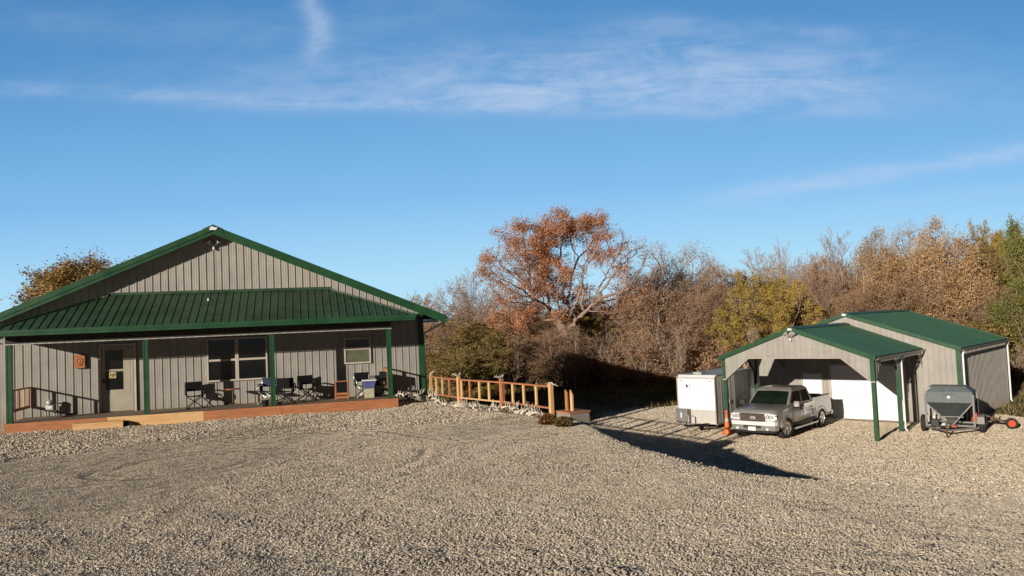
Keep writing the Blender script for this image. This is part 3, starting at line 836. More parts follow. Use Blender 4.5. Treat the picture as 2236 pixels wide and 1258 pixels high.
for i in range(4):
    t = thing('antler_rack', lab[i], 'antlers', (FP[i][0], FP[i][1], 1.0), ra.uniform(0, 6), 'antlers fixed on the fence posts')
    for s in (-1, 1):
        c = AN[(i + (s > 0)) % 3].copy(); COL.objects.link(c); c.parent = t
        for kk in ('label', 'category', 'group'):
            if kk in c: del c[kk]
        c.name = 'antler'
        c.location = (0, 0, -.02) if i < 3 else (0, 0, .0); c.rotation_euler = (R(10 * s), R(-8) if i < 3 else R(50), R(95 * s - 20)); c.scale = (.62, .62 * s, .62)

# landing with stub rail post at the fence end
t = thing('stair_landing', 'small landing with red cedar top and pale side at the fence end', 'landing', (1.30, 21.95, 0), math.atan2(FP[3][1] - FP[2][1], FP[3][0] - FP[2][0]))
mb = MB(); mb.box(-.30, .45, -.12, .58, .17, .215); mb.build('top_board', M['redwood'], t)
mb = MB(); mb.box(-.27, .42, -.09, .55, -.9, .168); mb.build('side_panel', M['siding'], t)
mb = MB(); mb.prism([(-.05, .217), (.06, .217), (.06, .72), (-.05, .80)], .08, .12); mb.build('stub_post', M['redwoodz'], t)
mb = MB(); mb.prism([(.14, .217), (.25, .217), (.25, .66), (.14, .80)], .12, .16); mb.build('stub_post', M['pinez'], t)

# dried mum bushes
def dry_bush(x, y, r_, mat, label):
    rr = np.random.default_rng(int(x * 100) + 5)
    n = 900; ph = rr.random(n) * 2 * PI; ct = rr.random(n) * 1.0; st = np.sqrt(1 - ct ** 2)
    d_ = np.stack([st * np.cos(ph), st * np.sin(ph), ct * .9 + .05], 1)
    c = d_ * (r_ * (.82 + .2 * rr.random((n, 1)))); c[:, 2] += .02
    a = rr.normal(size=(n, 3)); a /= np.linalg.norm(a, axis=1, keepdims=True)
    b2 = np.cross(a, d_); b2 /= np.linalg.norm(b2, axis=1, keepdims=True) + 1e-6
    s = r_ * .09
    v = np.stack([c - b2 * s, c + d_ * s * 2.2, c + b2 * s, c - d_ * s], 1).reshape(-1, 3)
    f = np.arange(4 * n).reshape(-1, 4)
    t = thing('dried_bush', label, 'plant', (x, y, gz(x, y)), 0, 'dried flower bushes by the landing')
    o = bpy.data.objects.new('leaves', arr_mesh('leaves', v, f, [mat])); link(o, t)
    mb = MB(); mb.lathe([(0, -.03), (r_ * .6, 0), (r_ * .86, r_ * .35), (r_ * .7, r_ * .68), (0, r_ * .86)], (0, 0, 0), 'z', 20); mb.build('core', mat, t)
dry_bush(.80, 20.85, .25, M['straw'], 'rusty brown dried flower bush nearest the fence end')
dry_bush(1.16, 20.1, .23, M['olive_tuft'], 'smaller olive brown dried bush beside the landing side panel')

# ------------------------------------------------------------------ porch furniture
def director_chair(fab, fr, side=True):
    t = thing('camp_chair', '', 'chair')
    a = MB(); a.prism([(-.23, .43), (-.1, .405), (.1, .405), (.23, .43), (.23, .42), (.1, .393), (-.1, .393), (-.23, .42)], -.22, .22)
    a.build('seat', M[fab], t)
    a = MB(); a.box(-.25, -.235, -.1, .18, .40, .62); a.build('side_cloth', M['black'], t)
    a = MB(); a.box(-.25, .25, .215, .24, .56, .88); a.build('backrest', M[fab], t)
    for s in (-1, 1):
        b_ = MB(); b_.tube([(s * .27, .23, .44), (s * .27, .235, .66), (s * .26, .232, .88)], .018, 7); b_.build('back_post', M[fr], t)
        b_ = MB(); b_.tube([(s * .27, .23, .63), (s * .27, .1, .65), (s * .27, -.18, .63), (s * .27, -.235, .58), (s * .27, -.24, .44)], .018, 7); b_.build('arm_frame', M[fr], t)
        b_ = MB(); b_.box(s * .27 - .025, s * .27 + .025, -.2, .16, .662, .68); b_.build('armrest', M['blackp'], t)
        for yy in (-.22, .22):
            b_ = MB(); b_.tube([(s * .26, yy, .43), (-s * .26, yy + .012 * s, .02)], .016, 6); b_.build('leg', M[fr], t)
        b_ = MB(); b_.tube([(s * .26, -.25, .015), (s * .26, .25, .015)], .017, 6); b_.build('foot_bar', M[fr], t)
    return t
def place(t, x, y, rz, label, z=0, group=None):
    t.location = HP(x, y, z); t.rotation_euler = (0, 0, HYAW + R(rz)); t['label'] = label
    if group: t['group'] = group
CG = 'folding camp chairs on the porch'
c0 = director_chair('black', 'blackp')
place(c0, 5.28, 1.42, 12, 'black folding camp chair under the left edge of the double window', 0, CG)
c1 = director_chair('navy', 'aluminium')
place(c1, 7.66, 1.45, -18, 'folding chair with crossed silver legs behind the third green post', 0, CG)
c2 = dup(c0); place(c2, 8.30, .95, 172, 'black camp chair turned with its back to the yard', 0, CG)
c3 = dup(c0); place(c3, 9.0, 1.45, 20, 'dark camp chair to the right of the one facing the wall', 0, CG)
c4 = director_chair('black', 'aluminium'); place(c4, 10.92, 1.30, 8, 'black folding chair with bright silver crossed legs below the small window', 0, CG)
c5 = dup(c0); place(c5, 11.42, 1.25, -70, 'black camp chair side on next to the right porch railing', 0, CG)
def folded_side(t): pass

# side table with rust brown top
t = thing('side_table', 'small rust brown pedestal table under the double window', 'table', HP(6.52, 1.35), HYAW)
a = MB(); a.lathe([(0, .58), (.25, .58), (.26, .57), (.25, .555), (0, .555)], (0, 0, 0), 'z', 24); a.build('table_top', M['redwood'], t)
a = MB(); a.lathe([(.02, .555), (.02, .1), (.035, .07)], (0, 0, 0), 'z', 10); a.build('pedestal', M['rust'], t)
for k in range(3):
    an = k * 2.094 + .4
    a = MB(); a.tube([(0, 0, .09), (.12 * math.cos(an), .12 * math.sin(an), .06), (.2 * math.cos(an), .2 * math.sin(an), .01)], .012, 6); a.build('foot', M['rust'], t)

# wooden frame with dark sling
t = thing('wooden_rack', 'orange wooden frame with dark sling and two low slats on the porch', 'rack', HP(10.16, .95), HYAW + R(2))
for s in (-1, 1):
    a = MB(); a.box(s * .21 - .022, s * .21 + .022, -.02, .02, 0, .62); a.build('upright', M['redwoodz'], t)
    a = MB(); a.bar((s * .21, .022, .55), (s * .21, .42, .0), .03, .03); a.build('back_leg', M['redwoodz'], t)
a = MB(); a.box(-.25, .25, -.025, .025, .622, .655); a.build('top_bar', M['redwood'], t)
for z in (.04, .16):
    a = MB(); a.box(-.19, .19, -.015, .015, z, z + .085); a.build('slat', M['redwood'], t)
a = MB(); a.box(-.185, .185, -.006, .006, .25, .618); a.build('sling', M['black'], t)

# blue tub with white lid on a pale carton
t = thing('carton', 'pale patterned carton standing on the porch below the blue tub', 'box', HP(11.12, 1.05), HYAW + R(-6))
a = MB(); a.box(-.17, .17, -.15, .15, 0, .33); a.build('box_body', M['kraft'], t, bevel=.006)
a = MB(); a.box(-.172, .172, -.03, .03, .331, .336); a.box(-.172, -.1, -.154, -.151, .04, .12); a.build('tape', M['pine'], t)
t = thing('storage_tub', 'blue plastic tub with white lid on top of the pale carton', 'tub', HP(11.12, 1.05, .337), HYAW + R(-4))
a = MB()
vs = [(-.17, -.13, 0), (.17, -.13, 0), (.17, .13, 0), (-.17, .13, 0), (-.24, -.17, .26), (.24, -.17, .26), (.24, .17, .26), (-.24, .17, .26)]
a.add(vs, [(3, 2, 1, 0), (4, 5, 6, 7), (0, 1, 5, 4), (1, 2, 6, 5), (2, 3, 7, 6), (3, 0, 4, 7)]); a.build('tub_body', M['blue_tub'], t, bevel=.01)
a = MB(); a.box(-.26, .26, -.19, .19, .262, .30); a.build('lid', M['white'], t, bevel=.01)
a = MB(); a.box(-.02, .22, -.12, .12, .302, .40); a.build('lid_tray', M['frame_grey'], t, bevel=.01)
# pot
t = thing('plant_pot', 'dark plastic pot at the foot of the third green porch post', 'pot', HP(7.62, .32), 0)
a = MB(); a.lathe([(0, .005), (.09, .005), (.12, .18), (.135, .18), (.135, .205), (.115, .205), (.105, .15), (0, .15)], (0, 0, 0), 'z', 22); a.build('pot_body', M['potm'], t)
# gas meter
t = thing('gas_meter', 'grey gas meter with round dial against the siding left of the door', 'meter', HP(.82, 1.72), HYAW)
a = MB(); a.box(-.11, .11, -.07, .07, .2, .40); a.build('meter_body', M['steel'], t, bevel=.03)
a = MB(); a.lathe([(.0, -.11), (.075, -.11), (.09, -.07), (.09, 0)], (-.02, 0, .46), 'y', 22); a.build('regulator', M['steel'], t)
a = MB(); a.tube([(-.13, 0, 0), (-.13, 0, .34), (-.09, 0, .38)], .02, 8); a.tube([(.13, 0, .0), (.13, 0, .36), (.13, .1, .42), (.13, .25, .42)], .02, 8); a.build('pipe', M['steel'], t)
a = MB(); a.box(-.06, .06, -.078, -.071, .27, .35); a.build('dial', M['white'], t)

# ------------------------------------------------------------------ carport and barn
carport = thing('carport', 'open taupe carport with green roof and angled gussets in front of the barn', 'carport', CO, CYAW)
cw, cdp, chh, cris = 6.02, 5.956, 3.227, 1.10
cpz = chh + cris; csl = cris / (cw / 2); ccx = cw / 2; cov = .17
def ctop(x): return cpz - csl * abs(x - ccx)
mb = MB()
slab(mb, [(-cov, -cov, ctop(-cov)), (ccx, -cov, cpz), (ccx, cdp, cpz), (-cov, cdp, ctop(-cov))], .05)
slab(mb, [(ccx, -cov, cpz), (cw + cov, -cov, ctop(-cov)), (cw + cov, cdp, ctop(-cov)), (ccx, cdp, cpz)], .05)
roof_slope(mb, (cw + cov, cdp - .02, ctop(-cov)), (cw + cov, -cov + .05, ctop(-cov)), (ccx, -cov + .05, cpz), (ccx, cdp - .02, cpz), .23, .012, .02)
roof_slope(mb, (-cov, -cov + .05, ctop(-cov)), (-cov, cdp - .02, ctop(-cov)), (ccx, cdp - .02, cpz), (ccx, -cov + .05, cpz), .23, .012, .02)
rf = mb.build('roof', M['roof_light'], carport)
mb = MB()
for sx in (-1, 1):
    e = ccx + cov + .01
    mb.prism([(ccx, cpz + .03), (ccx + sx * e, cpz - csl * e + .03), (ccx + sx * e, cpz - csl * e - .11), (ccx, cpz - .11)], -cov - .035, -cov - .002)
    mb.prism([(ccx, cpz - .11), (ccx + sx * e, cpz - csl * e - .11), (ccx + sx * e, cpz - csl * e - .15), (ccx, cpz - .15)], -cov - .02, -cov + .01)
mb.build('rake_trim', M['green'], rf)
mb = MB()
for sx in (-1, 1): mb.prism([(ccx, cpz + .05), (ccx + sx * .2, cpz - csl * .2 + .04), (ccx + sx * .2, cpz - csl * .2 + .02), (ccx, cpz + .03)], -cov - .045, cdp)
mb.build('ridge_cap', M['roof_light'], rf)
gb, ggx, ggz = 3.12, 1.05, 2.25
def gbot(x):
    if x < .075 + ggx: return ggz + (gb - ggz) * max(0, (x - .075)) / ggx
    if x > cw - .075 - ggx: return ggz + (gb - ggz) * max(0, (cw - .075 - x)) / ggx
    return gb
mb = MB()
ribbed(mb, .075, cw - .075, gbot, lambda x: ctop(x) - .06, -.085, .23, .012, extra=(ccx, .075 + ggx, cw - .075 - ggx))
ribbed(mb, .075, cw - .075, gbot, lambda x: ctop(x) - .06, .06, .23, .012, flip=-1, extra=(ccx, .075 + ggx, cw - .075 - ggx))
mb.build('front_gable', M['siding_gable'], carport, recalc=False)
mb = MB()
mb.bar((.08 + ggx, -.012, gb - .012), (cw - .08 - ggx, -.012, gb - .012), .17, .02)
mb.bar((.08, -.012, ggz - .014), (.08 + ggx, -.012, gb - .014), .17, .02); mb.bar((cw - .08, -.012, ggz - .014), (cw - .08 - ggx, -.012, gb - .014), .17, .02)
mb.build('opening_trim', M['cream'], carport)
posts = [(0, 0), (cw, 0), (0, 2.9), (cw, 2.9)]
for (x, y) in posts:
    mb = MB(); mb.box(x - .075, x + .075, y - .075, y + .075, 0, chh - .08)
    mb.build('post', M['green'], carport, bevel=.006)
mb = MB()
for x in (0, cw): mb.box(x - .085, x + .085, -.09, .09, ggz - .04, ggz)
mb.build('post_collar', M['cream'], carport)
# side headers and gussets
for x, s in ((0, -1), (cw, 1)):
    def sb(y):
        best = chh - .30
        for (a, side) in ((.075, 1), (2.9 - .075, -1), (2.9 + .075, 1), (cdp, -1)):
            dd = (y - a) * side
            if 0 <= dd < .62: best = min(best, ggz + .05 + (chh - .30 - ggz - .05) * dd / .62)
        return best
    br = (.075 + .62, 2.9 - .075 - .62, 2.9 - .075, 2.9 + .075, 2.9 + .075 + .62, cdp - .62)
    mb = MB(); ribbed(mb, .075, cdp - .01, sb, lambda y: chh - .1, x + s * .085, .23, .012, flip=-s, axis='y', extra=br)
    ribbed(mb, .075, cdp - .01, sb, lambda y: chh - .1, x - s * .03, .23, .012, flip=s, axis='y', extra=br)
    mb.build('side_panel', M['siding'], carport, recalc=False)
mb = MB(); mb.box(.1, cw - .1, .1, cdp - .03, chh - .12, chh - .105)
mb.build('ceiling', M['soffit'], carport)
for x, s in ((-cov, -1), (cw + cov, 1)):
    g_ = MB(); z = ctop(-cov) - .03
    xs = lambda a: x + s * a
    g_.prism([(xs(.0), z - .09), (xs(.08), z - .09), (xs(.10), z + .005), (xs(.09), z + .005), (xs(.07), z - .078), (xs(.0), z - .078)], -cov, cdp - .02)
    gu = g_.build('gutter', M['steel'], carport)
    yy = 2.9 + .12 if s > 0 else 3.4
    px = cw + .12 if s > 0 else -.12
    dwn = MB(); dwn.tube([(xs(.05), yy, z - .08), (px, yy, z - .25), (px, yy, 1.2), (px, yy, .12), (px + s * .1, yy - .1, .04)], .036, 8)
    dwn.build('downspout', M['white'], gu)
floodlight(carport, ccx, -.11, 3.98, 1.15)
peak_plate(carport, ccx, -cov - .06, cpz - .06, .75)

barn = thing('barn', 'taupe metal barn with bright green roof and white doors behind the carport', 'barn', CO, CYAW)
BX0, BX1, BY0, BY1 = 2.995 - 4.553, 2.995 + 4.553, 5.96, 14.91
bh, bz = 3.17, 4.78; bcx = 2.995; bsl = (bz - bh) / 4.65
def btop(x): return bz - bsl * abs(x - bcx)
mb = MB()
ribbed(mb, BX0, BX1, lambda x: -.05, lambda x: btop(x) - .05, BY0, .23, .012, extra=(bcx,))
ribbed(mb, BY0, BY1, lambda x: -.05, lambda x: bh - .02, BX1, .23, .02, flip=-1, axis='y')
ribbed(mb, BY0, BY1, lambda x: -.05, lambda x: bh - .02, BX0, .23, .012, flip=1, axis='y')
ribbed(mb, BX0, BX1, lambda x: -.05, lambda x: btop(x) - .05, BY1, .23, .012, flip=-1, extra=(bcx,))
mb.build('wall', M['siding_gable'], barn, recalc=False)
mb = MB(); o_ = .10
slab(mb, [(BX0 - o_, BY0 - o_, btop(BX0 - o_)), (bcx, BY0 - o_, bz), (bcx, BY1 + o_, bz), (BX0 - o_, BY1 + o_, btop(BX0 - o_))], .05)
slab(mb, [(bcx, BY0 - o_, bz), (BX1 + o_, BY0 - o_, btop(BX1 + o_)), (BX1 + o_, BY1 + o_, btop(BX1 + o_)), (bcx, BY1 + o_, bz)], .05)
roof_slope(mb, (BX1 + o_, BY1 + .08, btop(BX1 + o_)), (BX1 + o_, BY0 - .05, btop(BX1 + o_)), (bcx, BY0 - .05, bz), (bcx, BY1 + .08, bz), .23, .012, .02)
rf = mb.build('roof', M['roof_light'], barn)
mb = MB()
for sx in (-1, 1):
    e = 4.553 + o_ + .01
    for (ya, yb2) in ((BY0 - o_ - .03, BY0 - o_ - .002), (BY1 + o_ + .002, BY1 + o_ + .03)):
        mb.prism([(bcx, bz + .03), (bcx + sx * e, bz - bsl * e + .03), (bcx + sx * e, bz - bsl * e - .13), (bcx, bz - .13)], ya, yb2)
mb.build('rake_trim', M['green'], rf)
mb = MB()
for sx in (-1, 1): mb.prism([(bcx, bz + .05), (bcx + sx * .2, bz - bsl * .2 + .04), (bcx + sx * .2, bz - bsl * .2 + .02), (bcx, bz + .03)], BY0 - o_ - .04, BY1 + o_)
mb.build('ridge_cap', M['roof_light'], rf)
for (a, b_, sx, sy) in ((BX1 + .04, BY0 - .04, 1, 1), (BX1 + .04, BY1 + .04, 1, -1), (BX0 - .04, BY0 - .04, -1, 1)):
    mb = MB(); lprism(mb, a, b_, sx, sy, .17, .15, .014, 0, bh - .05); mb.build('corner_trim', M['green'], barn)
peak_plate(barn, bcx, BY0 - o_ - .055, bz - .06, .8)
g_ = MB(); xx = BX1 + o_; z = btop(BX1 + o_) - .03
g_.prism([(xx, z - .09), (xx + .08, z - .09), (xx + .10, z + .005), (xx + .09, z + .005), (xx + .07, z - .078), (xx, z - .078)], BY0 - o_, BY1 + o_)
gu = g_.build('gutter', M['steel'], barn)
for yy in (BY0 + .16, BY1 - .05):
    dwn = MB(); dwn.tube([(xx + .05, yy, z - .08), (BX1 + .085, yy, z - .25), (BX1 + .085, yy, .15), (BX1 + .17, yy - .04, .04)], .042, 8); dwn.build('downspout', M['white'], gu)
# doors
yb = BY0 - .024
mb = MB(); mb.box(2.10, 2.19, yb - .03, yb, 0, 2.50); mb.box(5.33, 5.42, yb - .03, yb, 0, 2.50); mb.box(2.193, 5.327, yb - .03, yb, 2.42, 2.50)
mb.build('garage_frame', M['cream'], barn)
mb = MB()
for k in range(4):
    mb.box(2.2, 5.32, yb - .014, yb - .002, .012 + k * .602, .012 + k * .602 + .594)
    for j in range(2): mb.box(2.2, 5.32, yb - .019, yb - .015, .012 + k * .602 + .15 + j * .25, .012 + k * .602 + .19 + j * .25)
mb.build('garage_door', M['white_door'], barn)
mb = MB(); mb.box(.80, .87, yb - .03, yb, 0, 2.08); mb.box(1.76, 1.83, yb - .03, yb, 0, 2.08); mb.box(.873, 1.757, yb - .03, yb, 2.01, 2.08)
mb.build('door_frame', M['cream'], barn)
mb = MB(); mb.box(.88, 1.75, yb - .014, yb - .002, .02, 2.0); dd = mb.build('door', M['white_door'], barn)
mb = MB(); mb.lathe([(.0, -.07), (.025, -.065), (.03, -.04), (.012, -.03), (.012, 0)], (1.66, yb - .015, 1.0), 'y', 12); mb.build('handle', M['steel'], dd)
mb = MB(); mb.box(-.1, 5.95, BY0 - .75, BY0 - .03, -.05, .02); mb.build('concrete_apron', M['concrete'], barn)
c_ = MB()
pts = [(1.4 + .35 * i, BY0 - .10, 2.86 - .10 * abs(math.sin(i * .9))) for i in range(12)]
c_.tube(pts, .012, 5); c_.build('cable', M['steel'], barn)

for (x, y, s, lab) in ((6.25, 5.45, 1.0, 'cream plastic jug on the gravel nearest the carport downspout'), (6.62, 5.50, 1.05, 'cream plastic jug on the gravel nearest the hopper trailer')):
    p = CP(x, y); t = thing('plastic_jug', lab, 'jug', (p.x, p.y, gz(p.x, p.y) - .0), CYAW + .2, 'plastic jugs by the barn wall')
    a = MB(); a.lathe([(0, 0), (.13 * s, .0), (.14 * s, .04), (.14 * s, .34), (.10 * s, .42), (.04 * s, .46), (.04 * s, .5)], (0, 0, 0), 'z', 18); a.build('jug_body', M['jug'], t)
    a = MB(); a.lathe([(.045, .49), (.045, .53), (0, .53)], (0, 0, 0), 'z', 12); a.build('cap', M['white'], t)
    a = MB(); a.tube([(.03, 0, .46), (.10, 0, .50), (.13, 0, .42), (.12, 0, .36)], .014, 6); a.build('handle', M['jug'], t)

# ------------------------------------------------------------------ pickup truck   local +X forward, z up, origin under the front axle
th = math.atan2(-.735, -.677)
truck = thing('pickup_truck', 'silver crew cab pickup truck parked half under the carport', 'truck', (9.80, 31.62, LOW), th)
def loft(mb, xs, secs, smooth=True, close=True):
    """secs: list of half profiles (y, z) from the bottom edge outwards to the centre top; mirrored"""
    n = len(secs[0]); vs = []
    for x, s_ in zip(xs, secs):
        full = [(y, z) for (y, z) in s_] + [(-y, z) for (y, z) in reversed(s_)]
        for (y, z) in full: vs.append((x, y, z))
    N2 = 2 * n; fs = []
    for i in range(len(xs) - 1):
        for k in range(N2):
            k2 = (k + 1) % N2
            fs.append((i * N2 + k, i * N2 + k2, (i + 1) * N2 + k2, (i + 1) * N2 + k))
    fs.append(tuple(range(N2))); fs.append(tuple(range(len(vs) - N2, len(vs)))[::-1])
    mb.add(vs, fs, smooth)
def arched(o, cuts, r, mats_in):
    """cut wheel wells out of the body and bake the result"""
    cut = MB()
    for cx in cuts:
        cut.lathe([(0, -1.3), (r, -1.3), (r, 1.3), (0, 1.3)], (cx, 0, .40), 'y', 40, False)
    c = cut.build('wheel_well', M['trim_dark'])
    md = o.modifiers.new('b', 'BOOLEAN'); md.object = c; md.operation = 'DIFFERENCE'; md.solver = 'EXACT'
    bpy.context.view_layer.update()
    dg = bpy.context.evaluated_depsgraph_get()
    me = bpy.data.meshes.new_from_object(o.evaluated_get(dg))
    o.modifiers.clear(); o.data = me
    bpy.data.objects.remove(c)
def sec(w0, wm, wt, wtop, zb, zm, zs, zt, crown=.03):
    return [(0.001, zb), (w0, zb), (wm, zm - .12), (wm + .01, zm + .08), (wt, zs), (wtop, zt), (wtop * .5, zt + crown * .8), (0.001, zt + crown)]
mb = MB(); mb.smooth = True
xs = [.86, .80, .62, .3, -.1, -.5, -.62]
secs = [sec(.74, .84, .80, .70, .50, .72, 1.02, 1.09), sec(.84, .93, .88, .76, .47, .72, 1.05, 1.14), sec(.90, .975, .93, .80, .45, .72, 1.08, 1.18),
        sec(.92, .985, .95, .80, .45, .72, 1.11, 1.22), sec(.92, .985, .955, .80, .45, .72, 1.14, 1.24), sec(.92, .985, .955, .82, .45, .72, 1.17, 1.26), sec(.92, .985, .955, .84, .45, .72, 1.18, 1.24)]
xs += [-1.5, -2.90]; secs += [sec(.92, .99, .955, .88, .45, .72, 1.19, 1.23, .0), sec(.92, .99, .955, .88, .45, .72, 1.19, 1.23, .0)]
loft(mb, xs, secs)
body = mb.build('body', [M['paint_silver'], M['trim_dark']], truck)
arched(body, (0,), .51, None)
mb = MB()
bs = [(0.001, .47), (.92, .47), (.985, .60), (1.0, .80), (.985, 1.08), (.965, 1.33), (.87, 1.33), (.86, .88), (0.001, .88)]
loft(mb, [-2.915, -3.0, -4.55, -4.62], [bs, bs, bs, [(y * .985, z) for y, z in bs]], False)
bed = mb.build('bed', [M['paint_silver'], M['trim_dark']], truck)
arched(bed, (-3.52,), .51, None)
mb = MB(); mb.box(-4.60, -2.93, -.855, -.845, .89, 1.325); mb.box(-4.60, -2.93, .845, .855, .89, 1.325); mb.box(-4.60, -2.93, -.84, .84, .884, .89); mb.box(-2.96, -2.935, -.84, .84, .89, 1.33)
mb.box(-4.58, -2.93, .86, .965, 1.332, 1.352); mb.box(-4.58, -2.93, -.965, -.86, 1.332, 1.352)
mb.build('bed_liner', M['trim_dark'], bed)
mb = MB(); mb.box(-4.70, -4.63, -.86, .86, .62, 1.32); tg = mb.build('tailgate', M['paint_silver'], truck, bevel=.012)
mb = MB(); mb.box(-4.90, -4.70, -.95, .95, .46, .62); mb.build('rear_bumper', M['chrome'], truck, bevel=.02)
for s in (-1, 1):
    mb = MB(); mb.box(-4.66, -4.56, s * .865 if s > 0 else -.975, .975 if s > 0 else -.865, .78, 1.18); mb.build('tail_light', M['redlens'], truck, bevel=.01)
# cab top
GB = [(-.52, .90, 1.17), (-2.89, .90, 1.17)]; 
xf0, xf1, xr1, xr0 = -.52, -1.16, -2.64, -2.88
w0, w1 = .90, .745; z0, z1 = 1.225, 1.80
mb = MB(); mb.smooth = True
P = lambda x, y, z: (x, y, z)
bot = [P(xf0, -w0 + .04, z0 + .02), P(xf0, w0 - .04, z0 + .02), P(xr0, w0, z0), P(xr0, -w0, z0)]
top = [P(xf1, -w1, z1), P(xf1, w1, z1), P(xr1, w1, z1 + .005), P(xr1, -w1, z1 + .005)]
mid = [P(xf1 - .20, -w1 + .10, z1 + .09), P(xf1 - .20, w1 - .10, z1 + .09), P(xr1 + .15, w1 - .10, z1 + .08), P(xr1 + .15, -w1 + .10, z1 + .08)]
mb.add(bot + top + mid, [(0, 1, 5, 4), (1, 2, 6, 5), (2, 3, 7, 6), (3, 0, 4, 7), (4, 5, 9, 8), (5, 6, 10, 9), (6, 7, 11, 10), (7, 4, 8, 11), (8, 9, 10, 11), (3, 2, 1, 0)], False)
cab = mb.build('cab_roof', M['paint_silver'], truck, bevel=.03)
def face_pt(A, B, C, D, u, v, off=.012):
    """A bottom-left B bottom-right C top-right D top-left"""
    A, B, C, D = map(Vector, (A, B, C, D))
    n = (B - A).cross(D - A).normalized()
    return (A * (1 - u) + B * u) * (1 - v) + (D * (1 - u) + C * u) * v, n
def pane(name, q, uv, mat, parent, off=.008, sign=1):
    pts = []
    for (u, v) in uv:
        p, n = face_pt(*q, u, v); pts.append(p + n * off * sign)
    m_ = MB(); m_.add(pts, [tuple(range(len(pts)))], False)
    return m_.build(name, M[mat], parent, recalc=False)
fq = (bot[0], bot[1], top[1], top[0])
pane('windshield', fq, [(.045, .04), (.955, .04), (.945, .90), (.5, .93), (.055, .90)], 'windshield', cab)
pane('rear_window', (bot[2], bot[3], top[3], top[2]), [(.06, .1), (.94, .1), (.92, .88), (.08, .88)], 'side_glass', cab)
for s in (-1, 1):
    q = (bot[0], bot[3], top[3], top[0]) if s < 0 else (bot[2], bot[1], top[1], top[2])
    sg = -1 if s < 0 else -1
    A = (bot[0], bot[3], top[3], top[0]) if s < 0 else (bot[1], bot[2], top[2], top[1])
    sgn = None
    p, n = face_pt(*A, .5, .5); sgn = 1 if n.y * s > 0 else -1
    pane('front_side_window', A, [(.08, .08), (.50, .08), (.475, .88), (.05, .88)], 'side_glass', cab, .008, sgn)
    pane('rear_side_window', A, [(.555, .08), (.90, .08), (.90, .88), (.54, .88)], 'side_glass', cab, .008, sgn)
    # doors: seams, handles
    for (a, b2) in ((-.62, -1.66), (-1.68, -2.62)):
        d_ = MB(); y0 = s * .998
        d_.box(a - .006, a + .006, min(y0 - .004, y0 + .004), max(y0 - .004, y0 + .004), .52, 1.12)
        d_.box(b2 - .006, b2 + .006, min(y0 - .004, y0 + .004), max(y0 - .004, y0 + .004), .52, 1.12)
        d_.build('door_seam', M['trim_dark'], truck)
        h_ = MB(); h_.box(b2 + .10, b2 + .26, min(s * .985, s * 1.02), max(s * .985, s * 1.02), 1.0, 1.05); h_.build('door_handle', M['trim_dark'], truck, bevel=.008)
    mr = MB(); mr.box(-.72, -.60, min(s * 1.04, s * 1.26), max(s * 1.04, s * 1.26), 1.19, 1.42); mo = mr.build('mirror', M['paint_silver'] if s > 0 else M['trim_dark'], truck, bevel=.03)
    mr = MB(); mr.bar((-.68, s * .93, 1.17), (-.67, s * 1.06, 1.26), .06, .05); mr.build('mirror_arm', M['trim_dark'], mo)
    rb = MB(); rb.tube([(-.52, s * .98, .36), (-.62, s * 1.04, .34), (-2.9, s * 1.04, .34), (-3.0, s * .98, .36)], .04, 8); rb.build('running_board', M['chrome'], truck)
    fl = MB()
    rock = MB(); rock.box(-2.9, -.50, min(s * .93, s * 1.0), max(s * .93, s * 1.0), .47, .53); rock.build('rocker_trim', M['trim_dark'], truck)
    # head lamp
    hl = MB(); hl.add([(.862, s * .52, .80), (.862, s * .53, 1.05), (.85, s * .80, 1.05), (.77, s * .935, 1.03), (.79, s * .935, .82), (.86, s * .80, .80),
                       (.895, s * .52, .81), (.895, s * .54, 1.04), (.88, s * .79, 1.04), (.80, s * .955, 1.02), (.82, s * .955, .83), (.89, s * .80, .81)],
                      [(6, 7, 8, 11), (8, 9, 10, 11), (0, 1, 7, 6), (1, 2, 8, 7), (2, 3, 9, 8), (3, 4, 10, 9), (4, 5, 11, 10), (5, 0, 6, 11)], False)
    hb = hl.build('headlight', M['lamp_lens'], truck)
    for (yy, zz, q_) in ((.62, .935, .075), (.79, .925, .06)):
        rr_ = MB(); rr_.lathe([(q_ * .55, .012), (q_ * .8, .016), (q_, .0)], (.888 if yy < .7 else .885, s * yy, zz), 'x', 18); rr_.build('reflector', M['gunmetal_dark'], hb)
    rr_ = MB(); rr_.bar((.896, s * .70, .81), (.892, s * .715, 1.03), .012, .014, (1, 0, 0)); rr_.bar((.898, s * .525, .815), (.898, s * .545, 1.035), .012, .014, (1, 0, 0)); rr_.build('bezel', M['gunmetal_dark'], hb)
    am = MB(); am.box(.80, .845, min(s * .90, s * .965), max(s * .90, s * .965), .95, 1.01); am.build('side_marker', M['amber'], hb)
    fg = MB(); fg.lathe([(0, .02), (.05, .02), (.055, 0)], (.955, s * .62, .47), 'x', 14); fg.build('fog_lamp', M['lamp_lens'], truck)
mb = MB()
for s in (-1, 1): mb.tube([(.66, s * .70, 1.182), (.3, s * .76, 1.222), (-.1, s * .77, 1.242), (-.48, s * .78, 1.262)], .007, 5)
mb.build('hood_seam', M['trim_dark'], truck)
mb = MB(); mb.box(-.56, -.46, -.80, .80, 1.262, 1.285); mb.build('cowl', M['trim_dark'], truck)
for s in (-1, 1):
    for cx in (0, -3.52):
        mb = MB(); pts = [(cx + .53 * math.cos(a), s * .995, .40 + .53 * math.sin(a)) for a in [R(8 + 164 * k / 14) for k in range(15)]]
        mb.tube(pts, .02, 6); mb.build('fender_lip', M['paint_silver'], truck)
